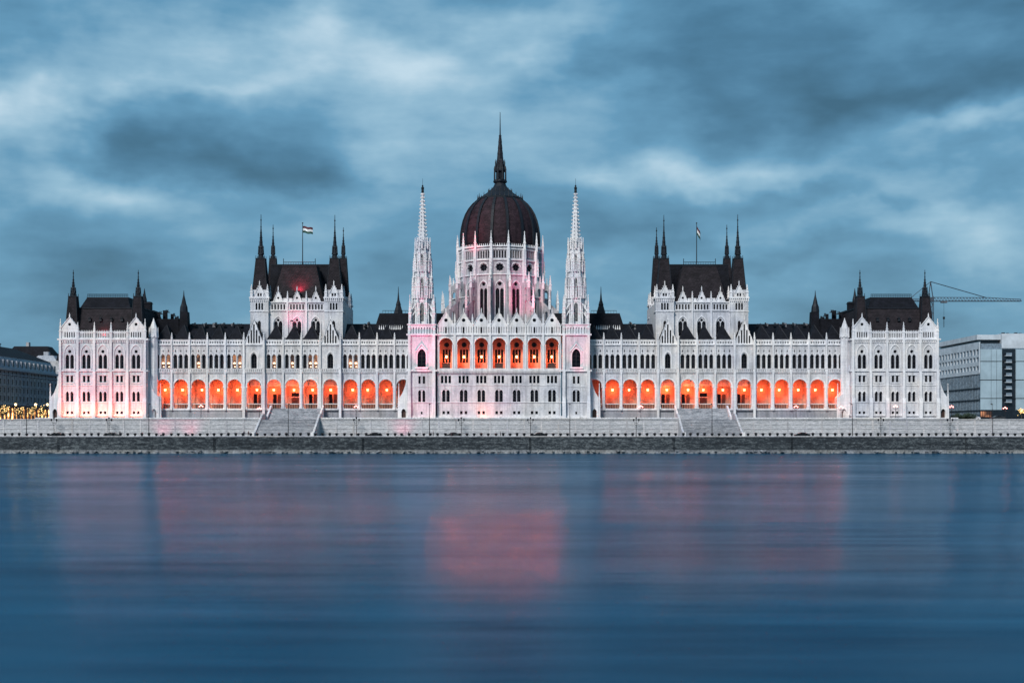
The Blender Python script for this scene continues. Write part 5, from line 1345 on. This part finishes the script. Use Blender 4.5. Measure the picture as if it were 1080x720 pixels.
# ---------------- neighbouring buildings
CITY = stone_mat('grey_city_stone', (.48, .47, .48), (.28, .28, .29), .8, .3, .4)
CITYL = stone_mat('pale_city_trim', (.46, .48, .52), (.30, .31, .35), .8, .3, .3)
def left_block():
    xf = X(0, 30)+.0; r = empty('office_block', (xf-20, 40, ZTER))
    y0, y1 = -6, 84; g = G()
    zc = Z(389, 30); n = 26; st = (y1-y0)/n
    # street facade faces +x: use a local frame where local x runs along y
    Mf = Matrix.Translation((xf, 0, 0)) @ Matrix.Rotation(math.pi/2, 4, 'Z')   # local +x -> world +y, local -y -> world +x
    g.M = Mf
    for i in range(n):
        c = y0+st*(i+.5); h = []
        for fl in range(4):
            zb = ZTER+6.0+fl*2.75*1.0; h.append(rect(c-.62, c+.62, zb+.5, zb+2.1))
        h.append(lancet(c, 1.15, ZTER+.4, ZTER+4.3, False, 8))
        g.panel(rect(c-st/2, c+st/2, ZTER, zc), h, 0, .45, CITY)
    g.M = None
    g.box(xf-40, xf-.47, y0, y1, ZTER, zc, CITY); w = g.build('wall', r)
    g = G(); g.M = Mf
    for zz, t, pr in ((ZTER+5.3, .4, .5), (zc-.2, .7, 1.0), (zc-1.6, .3, .4), (ZTER+11.4, .25, .3)): g.box(y0-pr, y1+pr, -pr, -.003, zz, zz+t, CITYL)
    for i in range(n):
        c = y0+st*(i+.5)
        for fl in range(4): zb = ZTER+6.0+fl*2.75; g.box(c-.8, c+.8, -.2, -.004, zb+2.15, zb+2.35, CITYL); g.box(c-.8, c+.8, -.2, -.004, zb+.3, zb+.48, CITYL)
        g.box(c-st/2-.2, c-st/2+.2, -.25, -.005, ZTER, zc, CITYL)
    g.M = None; g.build('cornice', w)
    for i in range(n):
        c = y0+st*(i+.5)
        if c < 24: continue
        for fl in range(4):
            window('office_window', .72, 1.8, w, (xf-.30, c, ZTER+6.4+fl*2.75), math.pi/2, bars=1, trans=1, frame=CITYL) if fl != 3 or True else None
        gg = G(); gg.M = Mf; gg.box(c-1.25, c+1.25, .3, .36, ZTER+.3, ZTER+4.4, SHOP); gg.box(c-.05, c+.05, .2, .29, ZTER+.4, ZTER+4.3, IRON); gg.box(c-1.2, c+1.2, .2, .28, ZTER+2.9, ZTER+3.0, IRON)
        gg.build('shop_window', w)
        gg = G(); gg.M = Mf; gg.add([(c-1.3, -.05, ZTER+4.9), (c+1.3, -.05, ZTER+4.9), (c+1.3, -1.3, ZTER+4.3), (c-1.3, -1.3, ZTER+4.3), (c-1.3, -.05, ZTER+4.8), (c+1.3, -.05, ZTER+4.8), (c+1.3, -1.3, ZTER+4.2), (c-1.3, -1.3, ZTER+4.2)], [(0, 1, 2, 3), (4, 5, 6, 7), (2, 3, 7, 6)], simple('awning_cloth', (.12, .03, .03), .9)); gg.build('awning', w)
    g = G(); cx = xf-20
    g.fru(cx, (y0+y1)/2, zc+.5, 19.8, 44.8, zc+4.6, 18.2, 43, CITYL); 
    g.fru(cx, (y0+y1)/2, zc+4.6, 18.4, 43.2, zc+9, 9, 34, DSLATE)
    for i in range(20): yy = 6+i*4; g.box(cx+18.0, cx+19.6, yy, yy+1.6, zc+.8, zc+3.4, CITYL); g.box(cx+19.6, cx+19.64, yy+.3, yy+1.3, zc+1.2, zc+3, GLASS)
    rf = g.build('roof', w)
    for xx, yy in ((cx+4, 30), (cx+8, 52), (cx+2, 70)):
        g = G(); g.box(xx, xx+2.2, yy, yy+1.6, zc+6, zc+10.5, CITY); g.box(xx-.15, xx+2.35, yy-.15, yy+1.75, zc+10.5, zc+10.9, CITYL); g.build('chimney', rf)
    tag(r, 'long dark grey office block with lit shopfronts, running back beside the left pavilion', 'office block')
left_block()
def far_block():
    y = 135; r = empty('domed_block', (X(38, y), y+12, ZTER)); g = G(); cx = X(36, y)
    g.box(cx-10, X(62, y), y, y+24, ZTER, Z(392, y), CITYL); w = g.build('wall', r)
    for i in range(9):
        window('office_window', .8, 2.4, w, (cx-8.5+i*2.0*1.05, y-.1, Z(403, y)), 0, bars=1, trans=1, frame=CITYL)
    g = G(); g.fru(X(44, y), y+10, Z(392, y), 7.2, 9, Z(380, y), 5.6, 7, CITY); g.fru(X(43, y), y+10, Z(380, y), 5, 6, Z(374, y), 3, 4.4, CITYL); g.box(X(43, y)-1, X(43, y)+1, y+6, y+8, Z(374, y), Z(370, y), CITYL)
    g.lathe(X(57, y), y+5, [(1.3, Z(395, y)), (1.3, Z(383, y)), (.9, Z(379, y)), (.1, Z(372, y))], 8, DSLATE)
    g.fru(X(26, y+20), y+30, Z(386, y+20), 13, 8, Z(364, y+20), 7, 3, DSLATE)
    g.box(X(20, y+20), X(23, y+20), y+28, y+30, Z(366, y+20), Z(359.5, y+20), CITY); g.build('roof', w)
    tag(r, 'grey building with stepped pale roof behind the office block, beside the left pavilion', 'building')
far_block()

PANEL = simple('pale_blue_panel', (.34, .44, .50), .25, 0, .12, .25, .6); PANELG = simple('blue_grey_glass', (.07, .12, .17), .12, 0, .4, .3, .6); CONC = simple('pale_concrete', (.50, .55, .60), .7, 0, .15, .4); DKGL = simple('black_glass', (.012, .016, .022), .15, 0, .3, .5)
FIN = simple('grey_fin', (.16, .21, .26), .5)
def right_block():
    y0 = 30; xf = X(1033, y0); y1 = 74; r = empty('glass_building', (xf+25, 50, ZTER)); z = lambda p: Z(p, y0)
    x1 = xf+70
    g = G(); g.box(xf+.3, x1, y0+.6, y1, ZTER, z(362), FIN); w = g.build('wall', r)
    # front: pale panels, dark recess with balconies, pale panels
    g = G()
    xs = [1034, 1045, 1056.5]
    for a, b in ((1034, 1045.2), (1045.6, 1051), (1051.4, 1056.8), (1071.5, 1083), (1083.4, 1096), (1096.4, 1110)):
        for t, bt in ((368.2, 380.6), (381.4, 400.2), (401, 419.6), (420.4, 432)):
            g.box(X(a, y0), X(b, y0), y0, y0+.58, z(bt), z(t), PANEL)
    for p in (381, 400.6, 420): g.box(xf+.1, x1, y0+.1, y0+.59, z(p)-.12, z(p)+.12, IRON)
    g.build('facade_panel', w)
    g = G(); g.box(X(1057, y0), X(1071.2, y0), y0+.4, y0+.59, z(433), z(368), DKGL); g.build('recess_glass', w)
    for i, p in enumerate((375, 382, 389, 396, 403, 410, 417, 424)):
        g = G(); g.box(X(1060, y0), X(1066, y0), y0-1.0, y0+.38, z(p)-.12, z(p)+.12, CONC); g.box(X(1060, y0), X(1066, y0), y0-1.0, y0-.9, z(p)+.12, z(p)+.9, FIN); g.build('balcony', w)
    g = G(); g.box(xf+.4, x1, y0+.2, y0+.58, ZTER, z(433), DKGL); g.box(X(1034, y0), X(1046, y0), y0+.1, y0+.19, z(439.5), z(433.6), LITW)
    for k in range(6): xx = X(1034+k*2.4, y0); g.box(xx-.07, xx+.07, y0, y0+.3, ZTER, z(433), IRON)
    g.build('shop_window', w)
    # side facing the palace
    Mf = Matrix.Translation((xf, 0, 0)) @ Matrix.Rotation(-math.pi/2, 4, 'Z')   # local -y -> world -x ; local x -> world -y
    g = G(); g.M = Mf; n = 14; st = (y1-y0)/n
    for i in range(n):
        c = -(y0+st*(i+.5)); h = []
        for zz0, zz1 in ((33.0-2.2, 33.0-.4), (28.6, 30.0), (25.8, 27.2)): h.append(rect(c-1.1, c+1.1, zz0, zz1))
        g.panel(rect(c-st/2, c+st/2, 24.8, z(360.5)), h, -.1, .35, CONC)
    g.M = None; g.build('side_wall', w)
    g = G(); g.M = Mf
    g.box(-y1, -y0, .2, .28, ZTER+2, z(361), PANELG)
    for i in range(30): c = -(y0+(y1-y0)*(i+.5)/30); g.box(c-.12, c+.12, -.05, .19, ZTER+2, 24.8, FIN)
    for zz in (12.6, 16.0, 19.8, 24.6): g.box(-y1, -y0, -.12, .19, zz, zz+.35, IRON if zz < 24 else CONC)
    g.M = None; g.build('side_glazing', w)
    g = G(); g.box(xf+1.2, x1, y0+2.2, y1-1, z(362), z(358.4)+.2, DKGL); g.box(xf-.3, x1, y0+1.4, y1, z(357.8), z(352.6), CONC); g.box(xf+.3, X(1057, y0), y0+.8, y1-2, z(368)+1.5, z(362)+.02, DKGL)
    g.box(X(1057, y0), x1, y0+.4, y1-4, z(367), z(351.5), CONC)
    rf = g.build('roof', w)
    for k in range(7): 
        g = G(); xx = X(1062+k*4.5, y0); g.box(xx, xx+.8, y0+4, y0+5.2, z(352.6), z(349.6+(k % 3)*.5), DKGL); g.build('roof_vent', rf)
    tag(r, 'blue grey glass and panel office building standing right of the palace', 'office building')
right_block()

# tower crane far behind
def crane():
    y = 150; s = S(y); x = X(981.5, y); r = empty('tower_crane', (x, y, ZTER)); Y = simple('crane_paint', (.05, .065, .085), .5)
    g = G(); h = .9; zt = Z(297, y)
    for a in (-h, h):
        for b in (-h, h): g.tube([(x+a, y+b, ZTER), (x+a*.5 if False else x+a, y+b, Z(313, y))], .17, Y, 4)
    zz = 40.0; k = 0
    while zz < Z(314, y): g.tube([(x-h, y-h, zz), (x+h, y-h, zz+1.8)], .11, Y, 4) if k % 2 else g.tube([(x+h, y-h, zz), (x-h, y-h, zz+1.8)], .11, Y, 4); zz += 1.8; k += 1
    g.build('mast', r)
    g = G()
    for a in (-h, h): g.tube([(x+a, y, Z(313, y)), (x, y, zt)], .2, Y, 4)
    g.box(x-1.1, x+1.1, y-1, y+1, Z(318, y), Z(313.6, y), Y); g.build('cab', r)
    zj = Z(317.6, y); g = G()
    def lattice(xa, xb, n, h0, h1):
        for i in range(n):
            a, b = xa+(xb-xa)*i/n, xa+(xb-xa)*(i+1)/n; ha, hb = h0+(h1-h0)*i/n, h0+(h1-h0)*(i+1)/n
            g.tube([(a, y-.6, zj), ((a+b)/2, y, zj+ha), (b, y-.6, zj)], .11, Y, 4); g.tube([((a+b)/2-(b-a)/2, y, zj+ha), ((a+b)/2+(b-a)/2, y, zj+hb)], .13, Y, 4)
        g.tube([(xa, y-.6, zj), (xb, y-.6, zj)], .15, Y, 4); g.tube([(xa, y+.6, zj), (xb, y+.6, zj)], .15, Y, 4)
    lattice(x+1, X(1045, y), 18, 1.6, 1.5); lattice(X(1045, y), X(1077, y), 9, 1.4, .8)
    g.build('jib', r)
    g = G(); lattice(X(957, y), x-1, 6, .9, .9); g.box(X(957, y), X(963, y), y-1, y+1, zj-1.4, zj+.8, DARKST); g.build('counter_jib', r)
    g = G(); g.tube([(x, y, zt), (X(1040, y), y, zj+1.5)], .17, Y, 4); g.tube([(x, y, zt), (X(959, y), y, zj+.9)], .12, Y, 4); g.build('tie', r)
    g = G(); xt = X(995.5, y); g.box(xt-1.2, xt+1.2, y-.8, y+.8, zj-.7, zj-.1, DARKST); g.tube([(xt, y, zj-.5), (xt, y, Z(334, y))], .05, IRON, 4); g.box(xt-.35, xt+.35, y-.3, y+.3, Z(336.5, y), Z(334, y), IRON)
    g.tube([(xt, y, Z(336.5, y)), (xt, y, Z(345, y))], .12, IRON, 4); g.build('trolley', r)
    tag(r, 'tower crane with long jib rising behind the right pavilion', 'crane')
crane()

# shrubs at the foot of the glass building and lit trees by the shops
LEAF = simple('dark_leaves', (.03, .05, .03), .8, 0, .5, 2)
def shrub(x, y, z, rx, rh, label, bulbs=0, trunk=0):
    r = empty('string_light_tree' if bulbs else 'shrub', (x, y, z)); rnd = random.Random(int(x*10)); g = G(); zc = z+trunk+rh/2
    cl = [(rnd.uniform(-.7, .7)*rx, rnd.uniform(-.5, .5)*rx, rnd.uniform(-.4, .4)*rh, rnd.uniform(.3, .55)) for _ in range(9)]
    for _ in range(420 if bulbs else 900):
        c = rnd.choice(cl); v = Vector((rnd.gauss(0, 1), rnd.gauss(0, 1), rnd.gauss(0, .8))).normalized()*c[3]*rx*rnd.uniform(.5, 1)
        p = Vector((x+c[0], y+c[1], zc+c[2]))+v; p.z = max(p.z, z+.05+trunk*.6); a = Vector((rnd.uniform(-1, 1), rnd.uniform(-1, 1), rnd.uniform(-1, 1))).normalized()*.16; b = a.orthogonal().normalized()*.1
        g.add([tuple(p-a), tuple(p+b), tuple(p+a), tuple(p-b)], [(0, 1, 2, 3)], LEAF)
    g.build('crown' if trunk else 'foliage', r)
    g = G(); g.lathe(x, y, [(.14, z), (.09, z+trunk+rh*.4)], 6, simple('bark', (.05, .04, .03), .9) )
    for k in range(4): a = k*1.6; g.tube([(x, y, z+trunk+rh*.1), (x+rx*.5*math.cos(a), y+rx*.4*math.sin(a), z+trunk+rh*.55)], .05, g.mats[0], 4)
    g.build('trunk' if trunk else 'stem', r)
    if bulbs:
        g = G()
        for _ in range(bulbs):
            c = rnd.choice(cl); v = Vector((rnd.gauss(0, 1), -abs(rnd.gauss(0, 1)), rnd.gauss(0, .8))).normalized()*c[3]*rx*1.05
            p = Vector((x+c[0], y+c[1], zc+c[2]))+v; g.ball(tuple(p), .075, LAMPW, 5, 3)
        g.build('bulb', r)['kind'] = 'stuff'
    return r
for i, (px, lab) in enumerate(((1008, 'dark shrub beside the right pavilion, nearest to it'), (1017, 'dark shrub second from the right pavilion before the side glazing'), (1025, 'dark shrub at the river corner of the glass building'))):
    tag(shrub(X(px, 8), 8, ZTER, 1.7, 2.0, ''), lab, 'shrub', 'shrubs before the glass building')
for i, (px, lab) in enumerate(((4, 'small tree hung with yellow lights at the far left edge'), (21, 'small tree hung with yellow lights, second from the left'), (34, 'small tree hung with yellow lights, third from the left'), (46, 'small tree hung with yellow lights nearest the left pavilion'))):
    tag(shrub(X(px, 10), 10, ZTER, 1.5, 2.9, '', 42, 1.4), lab, 'tree', 'trees hung with lights by the shopfronts')
tag(shrub(X(1077.5, 10), 10, ZTER, 1.3, 2.4, '', 60, 1.2), 'small tree hung with yellow lights before the glass building at the right edge', 'tree', 'trees hung with lights by the shopfronts')
# lit round signs / globes over the shops
g = G(); g.lathe(0, 0, [(.1, 0), (.07, 4.4)], 6, IRON); gp = mesh_of(g, 'pole'); g = G(); g.ball((0, 0, 4.8), .36, LAMPW, 10, 6); gb = mesh_of(g, 'globe')
for px, lab in ((16.5, 'between the first and second lit trees'), (37.5, 'just left of the lit tree nearest the pavilion'), (50, 'right of the last lit tree')):
    r = empty('globe_lamp', (X(px, 8), 8, ZTER)); link('pole', gp, r, tuple(r.location)); link('globe', gb, r, tuple(r.location)); tag(r, 'round warm globe lamp '+lab, 'globe lamp', 'warm globe lamps by the shopfronts'); plight(r, (0, -.8, 4.8), 120, (1, .6, .3))
